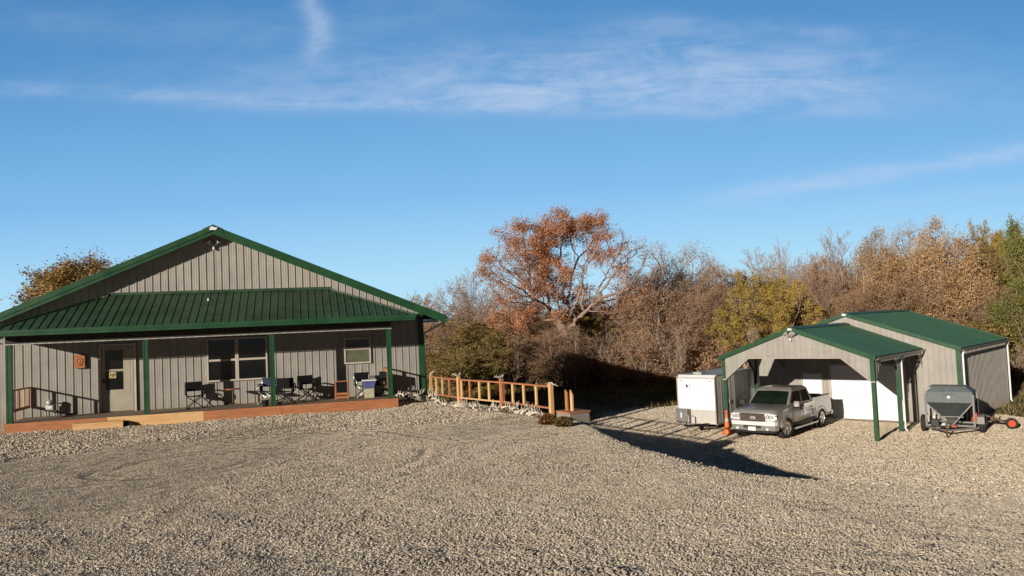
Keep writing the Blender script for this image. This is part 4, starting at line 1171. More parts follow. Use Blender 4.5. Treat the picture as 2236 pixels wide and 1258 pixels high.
# grille
gr = MB(); gr.box(.862, .885, -.49, .49, .785, 1.04); grille = gr.build('grille', M['trim_dark'], truck)
gr = MB(); gr.box(.885, .905, -.50, .50, 1.025, 1.055); gr.box(.885, .905, -.50, .50, .765, .79); gr.box(.885, .905, -.505, -.475, .79, 1.025); gr.box(.885, .905, .475, .505, .79, 1.025)
gr.build('grille_frame', M['gunmetal_dark'], grille, bevel=.006)
gr = MB()
for k in range(22):
    yy = -.46 + k * .0435
    gr.box(.886, .888, yy - .008, yy + .008, .79, 1.025)
for zz in (.82, .85, .93, .96): gr.box(.886, .889, -.47, .47, zz - .004, zz + .004)
gr.build('grille_mesh', M['rust'], grille)
bd = MB(); n = 24
bd.lathe([(0, .03), (.05, .028), (.062, .0)], (.89, 0, .885), 'x', 24)
bd.v = [(a, b2 * 1.9, c) for (a, b2, c) in bd.v]
badge = bd.build('badge', M['chrome'], grille)
bd = MB(); bd.lathe([(0, .004), (.048, .0)], (.918, 0, .885), 'x', 24); bd.v = [(a, b2 * 1.9, c) for (a, b2, c) in bd.v]
bd.build('badge_field', M['navy'], badge)
# badge script: four small raised letters F O R D
lt = MB()
def seg(y0, z0_, y1, z1_): lt.bar((.926, y0, z0_), (.926, y1, z1_), .004, .006)
for (cx_, ch) in ((.045, 'F'), (.016, 'O'), (-.014, 'R'), (-.044, 'D')):
    L_, R_, T_, B_, Mi = cx_ + .010, cx_ - .010, .905, .865, .886
    if ch in 'FRD': seg(L_, B_, L_, T_); seg(L_, T_, R_ + .003, T_)
    if ch == 'F': seg(L_, Mi, R_ + .006, Mi)
    if ch == 'O': seg(L_, B_, L_, T_); seg(R_, B_, R_, T_); seg(L_, T_, R_, T_); seg(L_, B_, R_, B_)
    if ch == 'R': seg(R_, T_, R_, Mi); seg(L_, Mi, R_, Mi); seg(cx_, Mi, R_, B_)
    if ch == 'D': seg(R_, T_ - .006, R_, B_ + .006); seg(L_, B_, R_ + .003, B_)
lt.build('badge_letters', M['white'], badge)
# bumper
mb = MB(); mb.smooth = True
pr = [(-.96, .76), (-.9, .89), (-.5, .955), (0, .97), (.5, .955), (.9, .89), (.96, .76)]
def strip(mb, pr, z0_, z1_, t, d0=0, d1=0):
    vs = []
    for (y, x) in pr: vs += [(x + d0, y, z0_), (x + d1, y, z1_), (x - t, y, z1_), (x - t, y, z0_)]
    fs = []
    for i in range(len(pr) - 1):
        for k in range(4): fs.append((i * 4 + k, i * 4 + (k + 1) % 4, i * 4 + 4 + (k + 1) % 4, i * 4 + 4 + k))
    fs += [(0, 1, 2, 3), tuple(range(len(vs) - 4, len(vs)))[::-1]]
    mb.add(vs, fs, False)
strip(mb, pr, .60, .755, .12); bmp = mb.build('front_bumper', M['chrome'], truck, bevel=.015)
mb = MB(); strip(mb, pr, .40, .598, .12, -.035, .0); mb.build('lower_valance', M['paint_silver'], bmp, bevel=.012)
mb = MB(); mb.box(.925, .968, -.36, .36, .49, .60); mb.build('air_intake', M['trim_dark'], bmp)
mb = MB(); strip(mb, [(y * .9, x - .1) for y, x in pr], .30, .398, .10, -.04, 0); mb.build('air_dam', M['trim_dark'], bmp)
mb = MB(); mb.box(.972, .985, -.155, .155, .40, .55); pl = mb.build('number_plate', M['plate'], bmp)
mb = MB()
for k, yy in enumerate((-.11, -.066, -.022, .022, .066, .11)): mb.box(.986, .989, yy - .012, yy + .012, .45, .50)
mb.build('plate_marks', M['trailer_side'], pl)
# wheels
def wheel(parent, x, y, z, r, wdt, side, rim='aluminium', spokes=5, axis='y', rr=.60):
    a = MB(); h = wdt / 2
    a.lathe([(r * rr, -h * .9), (r * .80, -h), (r * .96, -h * .85), (r, -h * .55), (r, h * .55), (r * .96, h * .85), (r * .80, h), (r * rr, h * .9)], (0, 0, 0), 'y', 32)
    t_ = a.build('tyre', M['tyre'], parent, (x, y, z))
    a = MB(); a.lathe([(r * rr, -h * .9), (r * rr * .96, -h * .5), (r * rr * .96, h * .5), (r * rr, h * .9)], (0, 0, 0), 'y', 32)
    a.lathe([(0, side * h * .2), (r * rr * .95, side * h * .2)], (0, 0, 0), 'y', 24)
    for k in range(spokes):
        an = 2 * PI * k / spokes + .3
        for da in (-.11, .11):
            a.bar((0.1 * r * math.cos(an), side * h * .72, .1 * r * math.sin(an)), (r * rr * .97 * math.cos(an + da), side * h * .78, r * rr * .97 * math.sin(an + da)), r * .10, r * .10, (0, 1, 0))
    a.lathe([(0, side * h * .95), (r * .12, side * h * .9), (r * .16, side * h * .5)], (0, 0, 0), 'y', 16)
    a.build('rim', M[rim], t_)
    return t_
for x in (0, -3.52):
    for s in (-1, 1):
        o = wheel(truck, x, s * .87, .435, .435, .28, s); o.name = 'wheel'
        if x == 0: o.rotation_euler = (0, 0, R(-14))
mb = MB(); mb.box(-4.5, .7, -.55, .55, .38, .52); mb.tube([(0, -.8, .40), (0, .8, .40)], .05, 8); mb.tube([(-3.52, -.8, .40), (-3.52, .8, .40)], .07, 8)
mb.box(-.47, .47, -.66, .66, .5, .86); mb.box(-3.99, -3.05, -.66, .66, .5, .86)
mb.build('chassis', M['trim_dark'], truck)
mb = MB(); mb.tube([(-.42, -.80, 1.18), (-.46, -.80, 1.75)], .004, 5); mb.build('antenna', M['trim_dark'], truck)

# ------------------------------------------------------------------ enclosed trailer (local +X forward)
th = math.atan2(-.733, -.68)
tr_ = thing('enclosed_trailer', 'white enclosed cargo trailer with diamond plate nose parked left of the carport', 'trailer', (8.46 - .76, 33.5 + .36, gz(7.6, 34)), th)
# origin: centre of the nose on the ground
Wt = .90
mb = MB()
mb.add([(0, -Wt, .40), (0, Wt, .40), (.0, Wt, 2.32), (0, -Wt, 2.32), (-.16, -Wt, 2.46), (-.16, Wt, 2.46)], [(0, 1, 2, 3), (3, 2, 5, 4)], False)
mb.build('front_panel', M['white'], tr_, recalc=False)
mb = MB()
for s in (-1, 1):
    mb.add([(0, s * Wt, .40), (-4.1, s * Wt, .40), (-4.1, s * Wt, 2.46), (-.16, s * Wt, 2.46), (0, s * Wt, 2.32)], [(0, 1, 2, 3, 4)], False)
mb.add([(-4.1, -Wt, .4), (-4.1, Wt, .4), (-4.1, Wt, 2.46), (-4.1, -Wt, 2.46)], [(0, 1, 2, 3)], False)
mb.build('side_wall', M['trailer_side'], tr_, recalc=False)
mb = MB(); mb.add([(-.16, -Wt, 2.461), (-.16, Wt, 2.461), (-4.1, Wt, 2.461), (-4.1, -Wt, 2.461)], [(0, 1, 2, 3)], False)
mb.box(-.75, -.35, -.30, .10, 2.464, 2.56)
mb.build('roof', M['steel'], tr_, recalc=False)
mb = MB()
for s in (-1, 1):
    mb.bar((.006, s * Wt, .42), (.006, s * Wt, 2.32), .04, .04); mb.bar((0, s * (Wt + .004), 2.33), (-.16, s * (Wt + .004), 2.47), .03, .04)
    mb.bar((-.16, s * (Wt + .004), 2.465), (-4.1, s * (Wt + .004), 2.465), .035, .05); mb.bar((0, s * (Wt + .004), .40), (-4.1, s * (Wt + .004), .40), .03, .07)
mb.bar((.008, -Wt, 2.335), (.008, Wt, 2.335), .03, .04)
mb.build('edge_trim', M['steel'], tr_)
mb = MB(); mb.box(.002, .018, -Wt + .03, Wt - .03, .41, .99); mb.build('diamond_plate', M['diamond'], tr_)
mb = MB()
for k in range(8): mb.box(-.3 - k * .48, -.285 - k * .48, Wt + .001, Wt + .004, .46, 2.42)
mb.build('panel_seam', M['steel'], tr_)
for s in (-1, 1):
    mb = MB(); mb.box(.02, .035, s * .70 - .04, s * .70 + .04, 2.20, 2.235); mb.build('marker_light', M['amber'], tr_)
mb = MB()
for (a, b_, c, d_) in ((-.55, -.53, .5, 2.28), (-1.32, -1.30, .5, 2.28)): mb.box(a, b_, Wt + .004, Wt + .012, c, d_)
mb.box(-1.30, -.55, Wt + .004, Wt + .012, 2.26, 2.28); mb.box(-1.24, -1.16, Wt + .006, Wt + .04, 1.20, 1.34); mb.build('side_door_frame', M['steel'], tr_)
# black decal: a leaf-like mark and a C shape
dc = MB()
dc.prism([(-.50, 2.00), (-.44, 2.09), (-.43, 2.02), (-.38, 2.06), (-.395, 1.98), (-.36, 1.93), (-.40, 1.94), (-.42, 1.88), (-.45, 1.95), (-.49, 1.93), (-.465, 1.985)], .003, .006, 'yz')
dc.tube([(.005, -.24 - .0, 2.04), (.005, -.29, 2.045), (.005, -.32, 2.0), (.005, -.315, 1.95), (.005, -.27, 1.93), (.005, -.235, 1.94)], .010, 5)
o = dc.build('decal', M['darkmark'], tr_)
mb = MB(); mb.bar((.0, -.55, .40), (.85, -.04, .40), .06, .09); mb.bar((.0, .55, .40), (.85, .04, .40), .06, .09)
mb.bar((.80, 0, .40), (1.0, 0, .42), .08, .08); mb.lathe([(.0, .49), (.05, .48), (.06, .44), (.05, .40)], (1.03, 0, 0), 'z', 14)
tg = mb.build('tongue', M['trim_dark'], tr_)
mb = MB(); mb.tube([(.72, 0, .06), (.72, 0, .82)], .032, 10); mb.lathe([(0, 0), (.10, 0), (.10, .02), (.03, .06)], (.72, 0, .02), 'z', 16); mb.bar((.72, 0, .82), (.72, -.14, .84), .02, .02)
mb.tube([(.72, -.14, .84), (.72, -.14, .94)], .012, 6); mb.build('jack', M['steel'], tg)
mb = MB(); mb.box(.024, .34, -.84, -.28, .46, 1.02); bx_ = mb.build('tool_box', M['frame_grey'], tr_, bevel=.012)
mb = MB(); mb.box(.345, .36, -.60, -.54, .66, .88); mb.build('latch', M['white'], bx_)
for x in (-2.0, -2.85):
    for s in (-1, 1):
        o = wheel(tr_, x, s * (Wt - .04), .34, .34, .2, s, 'white', 6); o.name = 'wheel'
mb = MB()
for s in (-1, 1):
    mb.prism([(-1.5, .43), (-1.62, .72), (-1.8, .78), (-3.05, .78), (-3.25, .72), (-3.35, .43), (-3.22, .43), (-3.15, .64), (-1.72, .64), (-1.6, .43)], min(s * (Wt + .002), s * (Wt + .12)), max(s * (Wt + .002), s * (Wt + .12)))
mb.build('fender', M['diamond'], tr_)

# ------------------------------------------------------------------ traffic cone
cn = thing('traffic_cone', 'tall orange traffic cone with faded pink top beside the left carport post', 'cone', (8.69, 32.85, gz(8.69, 32.85)), .5)
mb = MB(); mb.box(-.2, .2, -.2, .2, 0, .035); mb.build('base', M['orange'], cn, bevel=.01)
mb = MB(); mb.lathe([(.165, .036), (.115, .30), (.060, .68), (.042, .82), (.035, .90), (0, .905)], (0, 0, 0), 'z', 24); mb.build('cone_body', M['orange'], cn)
mb = MB(); mb.lathe([(.086, .53), (.0665, .66), (.060, .665), (.080, .53)], (0, 0, 0), 'z', 24); mb.build('band', M['cream'], cn)
mb = MB(); mb.lathe([(0, .99), (.05, .985), (.062, .93), (.062, .88), (.0, .875)], (0, 0, 0), 'z', 18); mb.build('cap', M['pink'], cn)

# ------------------------------------------------------------------ hopper trailer (local +X forward)
th = math.atan2(-1.3, -.97)
sx0, sy0 = 17.0, 30.95
hp = thing('hopper_trailer', 'blue grey feed hopper on a two wheeled trailer by the barn corner', 'trailer', (sx0, sy0, gz(sx0, sy0)), th)
hw, hl0, hl1 = .80, -.55, .45     # hopper half width, back and front x
mb = MB()
zt, zm, zb_ = 1.78, 1.20, .62
top_ = [(hl1 - .12, -hw + .2, zt), (hl1 - .12, hw - .2, zt), (hl0 + .1, hw - .2, zt), (hl0 + .1, -hw + .2, zt)]
sh_ = [(hl1, -hw, zt - .17), (hl1, hw, zt - .17), (hl0, hw, zt - .17), (hl0, -hw, zt - .17)]
md_ = [(hl1, -hw, zm), (hl1, hw, zm), (hl0, hw, zm), (hl0, -hw, zm)]
mb.add(top_ + sh_ + md_, [(0, 1, 2, 3)] + [(i, 4 + i, 4 + (i + 1) % 4, (i + 1) % 4) for i in range(4)] + [(4 + i, 8 + i, 8 + (i + 1) % 4, 4 + (i + 1) % 4) for i in range(4)], False)
tank = mb.build('tank', M['gunmetal'], hp)
mb = MB()
bt_ = [(hl1 - .32, -.32, zb_), (hl1 - .32, .32, zb_), (hl0 + .3, .32, zb_), (hl0 + .3, -.32, zb_)]
mm = [(x, y * .99, z - .001) for x, y, z in md_]
mb.add(mm + bt_, [(i, 4 + i, 4 + (i + 1) % 4, (i + 1) % 4) for i in range(4)] + [(7, 6, 5, 4)], False)
mb.build('funnel', M['gunmetal_dark'], tank)
mb = MB(); mb.box(-.14, .1, -.14, .14, .34, .62); mb.box(-.30, .30, -.3, .3, .24, .36); mb.build('discharge_box', M['gunmetal_dark'], hp)
mb = MB(); mb.box(hl0 + .02, hl1 - .02, -.70, .62, zt + .006, zt + .035); mb.box(-.05, 0, -.1, -.02, zt + .036, zt + .10); mb.build('lid', M['gunmetal'], tank)
mb = MB(); mb.lathe([(0, .1), (.03, .09), (.03, 0)], (hl1 - .16, -.08, zt), 'z', 10); mb.build('lid_handle', M['trim_dark'], tank)
mb = MB(); mb.box(hl1 + .001, hl1 + .006, -.06, .03, 1.37, 1.46); mb.build('sticker', M['white'], tank)
mb = MB(); mb.prism([(-.22, 1.53), (.16, 1.53), (.13, 1.505), (-.19, 1.505)], hl1 + .001, hl1 + .004, 'yz'); mb.build('lettering', M['gunmetal_dark'], tank)
fr = M['frame_grey']
for sx in (hl1 + .05, hl0 - .05):
    for s in (-1, 1):
        a = MB(); a.bar((sx, s * (hw + .02), .30), (sx, s * (hw + .02), 1.52), .07, .07, (1, 0, 0)); a.build('leg', fr, hp)
for s in (-1, 1):
    a = MB(); a.bar((hl1 + .055, s * (hw - .02), 1.18), (hl1 + .055, s * .06, .33), .045, .045); a.build('brace', fr, hp)
    a = MB(); a.bar((hl0 - .05, s * (hw + .02), .30), (hl1 + .5, s * (hw + .02), .30), .07, .07) if False else a.bar((hl0 - .1, s * (hw + .02), .27), (hl1 + .08, s * (hw + .02), .27), .07, .07); a.build('frame_rail', fr, hp)
    a = MB(); a.bar((hl1 + .08, s * (hw + .02), .27), (1.55, s * .05, .28), .06, .07); a.build('draw_bar', fr, hp)
    a = MB(); a.bar((hl1 - .0, s * .45, .66), (hl1 - .0, s * .0, .66), .04, .04); a.build('cross_bar', fr, hp)
for xx in (hl1 + .05, hl0 - .05):
    a = MB(); a.bar((xx, -hw, .33), (xx, hw, .33), .06, .06); a.build('cross_bar', fr, hp)
a = MB(); a.tube([(1.50, 0, .02), (1.50, 0, .55)], .03, 8); a.lathe([(0, 0), (.07, 0), (.07, .03), (.03, .05)], (1.50, 0, .0), 'z', 12); a.bar((1.50, 0, .55), (1.50, .12, .56), .02, .02); a.build('jack', M['rust'], hp)
a = MB(); a.box(1.50, 1.72, -.04, .04, .25, .33); a.build('hitch', M['rust'], hp)
for s in (-1, 1):
    o = wheel(hp, -.05, s * (hw + .20), .33, .33, .19, s, 'white', 6); o.name = 'wheel'
    if s > 0:
        a = MB(); a.prism([(-.42, .40), (-.40, .66), (-.28, .72), (.18, .72), (.30, .66), (.32, .40), (.29, .40), (.27, .64), (.17, .69), (-.27, .69), (-.37, .64), (-.39, .40)], hw + .08, hw + .32); a.build('fender', fr, hp)
a = MB(); a.tube([(-.05, -hw - .1, .33), (-.05, hw + .1, .33)], .03, 8); a.build('axle', M['trim_dark'], hp)
a = MB(); a.box(.62, .86, -.62, -.34, .32, .60); a.build('engine', M['trim_dark'], hp, bevel=.03)
a = MB(); a.lathe([(0, .08), (.07, .07), (.08, 0), (0, 0)], (.68, -.2, .36), 'z', 14); a.build('fuel_cap', M['white'], hp)
a = MB(); a.box(.55, .78, .06, .26, .31, .36); a.build('battery_tray', M['orange_steel'], hp)

# auger behind the hopper
p = CP(8.9, 5.3)
au = thing('grain_auger', 'orange red grain auger with red wheel behind the hopper trailer', 'auger', (p.x, p.y, gz(p.x, p.y)), CYAW + .35)
a = MB(); a.tube([(-.75, .10, .20), (-.75, .10, .75)], .17, 16); a.build('hopper_tube', M['orange_steel'], au)
a = MB(); a.tube([(-.80, .2, .65), (.65, -.02, .12)], .045, 8); a.build('draw_bar', M['rust'], au)
a = MB(); a.tube([(-.75, .2, .35), (.55, .22, .26)], .04, 8); a.build('axle_bar', M['rust'], au)
o = wheel(au, .45, -.12, .22, .22, .11, -1, 'orange_steel', 5); o.name = 'wheel'
a = MB(); a.tube([(-.1, .25, .32), (.1, 1.4, .52)], .03, 8); a.build('push_handle', M['rust'], au)
# weathered board against the barn side
p = CP(BX1 + .30, 6.9)
bd_ = thing('leaning_panel', 'weathered brown panel leaning on the barn side wall behind the hopper', 'panel', (p.x, p.y, gz(p.x, p.y)), CYAW)
a = MB(); Mx = Matrix.Rotation(R(-11), 4, 'Y')
a.box(-.02, .02, -.5, .5, 0, 1.25, Mx); a.build('board', M['brownboard'], bd_)
a = MB(); a.box(.021, .04, -.47, -.41, .05, 1.2, Mx); a.box(.021, .04, .41, .47, .05, 1.2, Mx); a.build('batten', M['brownboard'], bd_)

# ------------------------------------------------------------------ trees
def bark_mat(name, lo, hi):
    m, N, b, o = newmat(name)
    tc = N.n('ShaderNodeTexCoord').outputs['Object']
    g = N.noise(N.vec(tc, (6, 6, 1.2)), 2, 6, .7)
    N.set(b.inputs['Base Color'], N.ramp(g, [(.3, lo), (.7, hi)])); b.inputs['Roughness'].default_value = .9
    b.inputs['Specular IOR Level'].default_value = .15
    return m
def leaf_mat(name, cols):
    m, N, b, o = newmat(name)
    isl = N.n('ShaderNodeNewGeometry'); oi = N.n('ShaderNodeObjectInfo')
    r_ = isl.outputs['Random Per Island']
    pos = N.noise(N.n('ShaderNodeTexCoord').outputs['Object'], .55, 3)
    f_ = N.m('ADD', N.m('MULTIPLY', r_, .5), N.m('MULTIPLY', pos, .7))
    f_ = N.m('ADD', f_, N.m('MULTIPLY', N.m('SUBTRACT', oi.outputs['Random'], .5), .25))
    k = len(cols)
    c = N.ramp(f_, [(.25 + .6 * i / (k - 1), cc) for i, cc in enumerate(cols)])
    N.set(b.inputs['Base Color'], c); b.inputs['Roughness'].default_value = .7; b.inputs['Specular IOR Level'].default_value = .2
    tr = N.t.nodes.new('ShaderNodeBsdfTranslucent'); N.set(tr.inputs[0], c)
    mx = N.t.nodes.new('ShaderNodeMixShader'); mx.inputs[0].default_value = .25
    N.t.links.new(b.outputs[0], mx.inputs[1]); N.t.links.new(tr.outputs[0], mx.inputs[2]); N.t.links.new(mx.outputs[0], o.inputs[0])
    return m
BK = {'grey': bark_mat('bark_grey', (.18, .14, .11), (.42, .34, .27)), 'brown': bark_mat('bark_brown', (.19, .135, .095), (.42, .315, .225)),
      'pale': bark_mat('bark_pale', (.27, .205, .155), (.56, .44, .34)), 'pink': bark_mat('bark_pinkish', (.22, .15, .125), (.48, .35, .28))}
LF = {'russet': leaf_mat('leaf_russet', [(.28, .12, .065), (.54, .25, .13), (.68, .38, .22)]),
      'tan': leaf_mat('leaf_tan', [(.25, .15, .07), (.50, .31, .145), (.68, .46, .24)]),
      'gold': leaf_mat('leaf_gold', [(.20, .14, .035), (.45, .32, .07), (.65, .48, .12)]),
      'olive': leaf_mat('leaf_olive', [(.10, .08, .025), (.25, .185, .055), (.42, .30, .10)]),
      'green': leaf_mat('leaf_green', [(.05, .065, .018), (.15, .165, .04), (.33, .32, .08)]),
      'brown': leaf_mat('leaf_brown', [(.22, .125, .07), (.45, .27, .15), (.62, .41, .24)])}

def gen_tree(seed, H, r0, nl=(10, 7, 6, 5), lens=(.46, .5, .5, .5), start=.25, ang=55, trop=.25, wob=.16, leaves=0, lsize=.10, clump=.25,
             stems=1, env=None, lfun=None, thin=1.0, twig_r=.007):
    r = random.Random(seed); nr = np.random.default_rng(seed)
    tv, tf, cv_, cf = [], [], [], []
    tips = []
    maxlv = len(nl)
    def tube(pts, rads, k, lv):
        V_, F_ = (tv, tf) if lv <= 1 else (cv_, cf)
        base = len(V_); n = len(pts)
        for i, p in enumerate(pts):
            d = (pts[min(i + 1, n - 1)] - pts[max(i - 1, 0)])
            d.normalize()
            u = Vector((.3, .2, 1)) if abs(d.z) < .8 else Vector((1, .1, 0))
            x = d.cross(u).normalized(); y = d.cross(x)
            for j in range(k):
                a = 2 * PI * j / k
                q = p + (x * math.cos(a) + y * math.sin(a)) * rads[i]
                V_.append((q.x, q.y, q.z))
        for i in range(n - 1):
            for j in range(k):
                j2 = (j + 1) % k
                F_.append((base + i * k + j, base + i * k + j2, base + (i + 1) * k + j2, base + (i + 1) * k + j))
    def grow(p, d, L, rad, lv):
        ns = (9, 6, 4, 3, 2)[lv]
        pts = [p.copy()]; rads = [rad]; dirs = [d.copy()]
        st = L / ns
        for i in range(ns):
            w_ = wob * (1 if lv else .45)
            d = (d + Vector((r.gauss(0, w_), r.gauss(0, w_), r.gauss(0, w_) + (trop * .35 if lv else 0)))).normalized()
            p = p + d * st; pts.append(p.copy()); dirs.append(d.copy())
            t = (i + 1) / ns
            rads.append(max(rad * (1 - .82 * t) if lv else rad * (1 - .75 * t), twig_r * .6))
        tube(pts, rads, (8, 5, 4, 3, 3)[lv], lv)
        if lv >= maxlv - 1:
            for q in pts[1:]: tips.append((q.x, q.y, q.z))
        if lv >= maxlv: return
        nch = nl[lv]
        s0 = start if lv == 0 else .18
        for c in range(nch):
            t = s0 + (1 - s0) * (c + r.random() * .8) / nch
            t = min(t, .99); fi = t * ns; i = int(fi); fr = fi - i
            q = pts[i].lerp(pts[min(i + 1, ns)], fr); bd = dirs[min(i + 1, ns)]
            az = c * 2.4 + r.uniform(-.6, .6)
            u = bd.cross(Vector((0.1, .2, 1) if abs(bd.z) < .9 else (1, 0, 0))).normalized(); v_ = bd.cross(u)
            a = R(ang * (1.15 - .45 * t if lv == 0 else .85) + r.uniform(-12, 12))
            nd = (bd * math.cos(a) + (u * math.cos(az) + v_ * math.sin(az)) * math.sin(a)).normalized()
            ll = L * lens[lv] * r.uniform(.75, 1.15) * (1.15 - .55 * t if lv else (env(t) if env else 1.15 - .5 * t))
            rr = rads[i] * (.55 if lv == 0 else .6) 
            grow(q, nd, ll, max(rr, twig_r), lv + 1)
    for s in range(stems):
        if stems == 1: grow(Vector((0, 0, -.3)), Vector((r.uniform(-.05, .05), r.uniform(-.05, .05), 1)).normalized(), H, r0, 0)
        else:
            a = 2 * PI * s / stems + r.random()
            grow(Vector((.15 * math.cos(a), .15 * math.sin(a), -.2)), Vector((.38 * math.cos(a) * r.uniform(.3, 1), .38 * math.sin(a) * r.uniform(.3, 1), 1)).normalized(), H * r.uniform(.75, 1), r0, 0)
    tv_ = np.array(tv); cva = np.array(cv_); cfa = np.array(cf)
    mi = np.zeros(len(cfa), int)
    if leaves:
        T = np.array(tips)
        if lfun is not None:
            wgt = np.clip(lfun(T), 0, None); wgt = wgt / wgt.sum()
            T = T[nr.choice(len(T), leaves, p=wgt)]
        else: T = T[nr.integers(0, len(T), leaves)]
        c = T + nr.normal(size=(leaves, 3)) * clump * .4
        a = nr.normal(size=(leaves, 3)); a /= np.linalg.norm(a, axis=1, keepdims=True)
        b_ = nr.normal(size=(leaves, 3)); b_ -= a * (a * b_).sum(1, keepdims=True); b_ /= np.linalg.norm(b_, axis=1, keepdims=True)
        s = lsize * (.5 + .8 * nr.random((leaves, 1)))
        q = np.stack([c - b_ * s * .45, c - a * s * .6, c + b_ * s * .45, c + a * s * .6], 1).reshape(-1, 3)
        lf = np.arange(4 * leaves).reshape(-1, 4) + len(cva)
        cva = np.concatenate([cva, q]); cfa = np.concatenate([cfa, lf]); mi = np.concatenate([mi, np.ones(leaves, int)])
    top = cva[:, 2].max(); wid = np.percentile(np.hypot(cva[:, 0], cva[:, 1]), 88)
    return tv_, np.array(tf), cva, cfa, mi, top, wid

def sc_tree(seed, blobs, trunk_h, lean=(0, 0), step=.24, infl=1.9, kill=.42, dens=5.5, twig_len=.55, twigs=3, leaves=30000, lsize=.08, clump=.3, lw=None, r_tip=.010, trunk_r=.3, zmin=None):
    """a tree whose limbs grow towards points spread through the crown; blobs = (cx, cy, cz, rx, ry, rz)"""
    nr = np.random.default_rng(seed)
    att = []
    for (a, b_, c, rx, ry, rz) in blobs:
        n = int(dens * 4.19 * rx * ry * rz)
        p = nr.normal(size=(n, 3)); p /= np.linalg.norm(p, axis=1, keepdims=True)
        p *= (nr.random((n, 1)) ** .25)
        att.append(p * [rx, ry, rz] + [a, b_, c])
    att = np.concatenate(att)
    nodes = [(0., 0., -.3)]; par = [-1]
    k = int((trunk_h + .3) / step)
    for i in range(1, k + 1):
        t = i / k
        nodes.append((lean[0] * t ** 1.5 + .05 * math.sin(i * .7), lean[1] * t + .05 * math.cos(i * .5), -.3 + (trunk_h + .3) * t)); par.append(i - 1)
    P = np.array(nodes); par = list(par)
    near_i = np.zeros(len(att), int); near_d = np.full(len(att), 1e9)
    for i, p in enumerate(P):
        d = np.linalg.norm(att - p, axis=1); m_ = d < near_d; near_d[m_] = d[m_]; near_i[m_] = i
    alive = np.ones(len(att), bool)
    for it in range(140):
        act = alive & (near_d < (infl if it > 12 else 9))
        if not act.any(): break
        idx = np.unique(near_i[act])
        new = []
        V = att[act] - P[near_i[act]]; V /= np.linalg.norm(V, axis=1, keepdims=True) + 1e-9
        acc = np.zeros((len(P), 3)); np.add.at(acc, near_i[act], V)
        for i in idx:
            d = acc[i]; L = np.linalg.norm(d)
            if L < 1e-6: continue
            d = d / L + nr.normal(size=3) * .16; d /= np.linalg.norm(d)
            new.append((i, P[i] + d * step))
        if not new: break
        base = len(P)
        Q = np.array([q for _, q in new]); P = np.concatenate([P, Q]); par += [i for i, _ in new]
        al = np.where(alive)[0]
        D = np.linalg.norm(att[al][:, None] - Q[None], axis=2)
        j = D.argmin(1); dm = D[np.arange(len(al)), j]; m_ = dm < near_d[al]
        near_d[al[m_]] = dm[m_]; near_i[al[m_]] = base + j[m_]
        alive &= near_d > kill
    n = len(P); par = np.array(par); ch = [[] for _ in range(n)]
    for i in range(1, n): ch[par[i]].append(i)
    rad = np.zeros(n)
    for i in range(n - 1, -1, -1):
        rad[i] = r_tip if not ch[i] else (sum(rad[c] ** 2.25 for c in ch[i])) ** (1 / 2.25)
    rad = np.maximum(rad * trunk_r / rad[0], r_tip)
    rad[:k] *= np.linspace(1.25, 1, k)
    tv, tf, cv_, cf = [], [], [], []
    def ringpts(p, d, r_, kk):
        u = Vector((.3, .2, 1)) if abs(d.z) < .8 else Vector((1, .1, 0))
        x = d.cross(u).normalized(); y = d.cross(x)
        return [tuple(p + (x * math.cos(2 * PI * a / kk) + y * math.sin(2 * PI * a / kk)) * r_) for a in range(kk)]
    def chain(pts, rr):
        big = rr[0] > .05
        kk = 8 if rr[0] > .12 else (5 if big else 3)
        V_, F_ = (tv, tf) if big else (cv_, cf)
        base = len(V_)
        for i, p in enumerate(pts):
            d = (pts[min(i + 1, len(pts) - 1)] - pts[max(i - 1, 0)]).normalized()
            V_.extend(ringpts(p, d, rr[i], kk))
        for i in range(len(pts) - 1):
            for j in range(kk):
                j2 = (j + 1) % kk
                F_.append((base + i * kk + j, base + i * kk + j2, base + (i + 1) * kk + j2, base + (i + 1) * kk + j))
    stack = [(0, -1)]
    while stack:
        st, pr = stack.pop()
        pts = ([Vector(P[pr])] if pr >= 0 else []) + [Vector(P[st])]; rr = ([min(rad[st] * 1.02, rad[pr])] if pr >= 0 else []) + [rad[st]]
        cur = st
        while ch[cur]:
            cs = sorted(ch[cur], key=lambda c: -rad[c])
            for c in cs[1:]: stack.append((c, cur))
            if rad[cs[0]] <= .05 < rr[0] and len(pts) > 1: stack.append((cs[0], cur)); break
            cur = cs[0]; pts.append(Vector(P[cur])); rr.append(rad[cur])
        if len(pts) > 1: chain(pts, rr)
    # fine twigs
    thin = np.where(rad < .035)[0]; thin = thin[thin > k]
    src = np.repeat(thin, twigs); m = len(src)
    dpar = P[src] - P[par[src]]; dpar /= np.linalg.norm(dpar, axis=1, keepdims=True) + 1e-9
    dd = dpar + nr.normal(size=(m, 3)) * .75 + [0, 0, .25]; dd /= np.linalg.norm(dd, axis=1, keepdims=True)
    L = twig_len * (.4 + .8 * nr.random((m, 1)))
    e1 = P[src] + dd * L * .5; dd2 = dd + nr.normal(size=(m, 3)) * .4 + [0, 0, .2]; dd2 /= np.linalg.norm(dd2, axis=1, keepdims=True); e2 = e1 + dd2 * L * .5
    sd = np.cross(dd, nr.normal(size=(m, 3))); sd /= np.linalg.norm(sd, axis=1, keepdims=True) + 1e-9
    w_ = r_tip * .85
    q = np.stack([P[src] - sd * w_, P[src] + sd * w_, e1 + sd * w_ * .8, e1 - sd * w_ * .8, e2 + sd * w_ * .5, e2 - sd * w_ * .5], 1).reshape(-1, 3)
    b0 = len(cv_)
    o6 = (np.arange(m) * 6)[:, None] + b0
    tq = np.concatenate([o6 + [0, 1, 2, 3], o6 + [3, 2, 4, 5]])
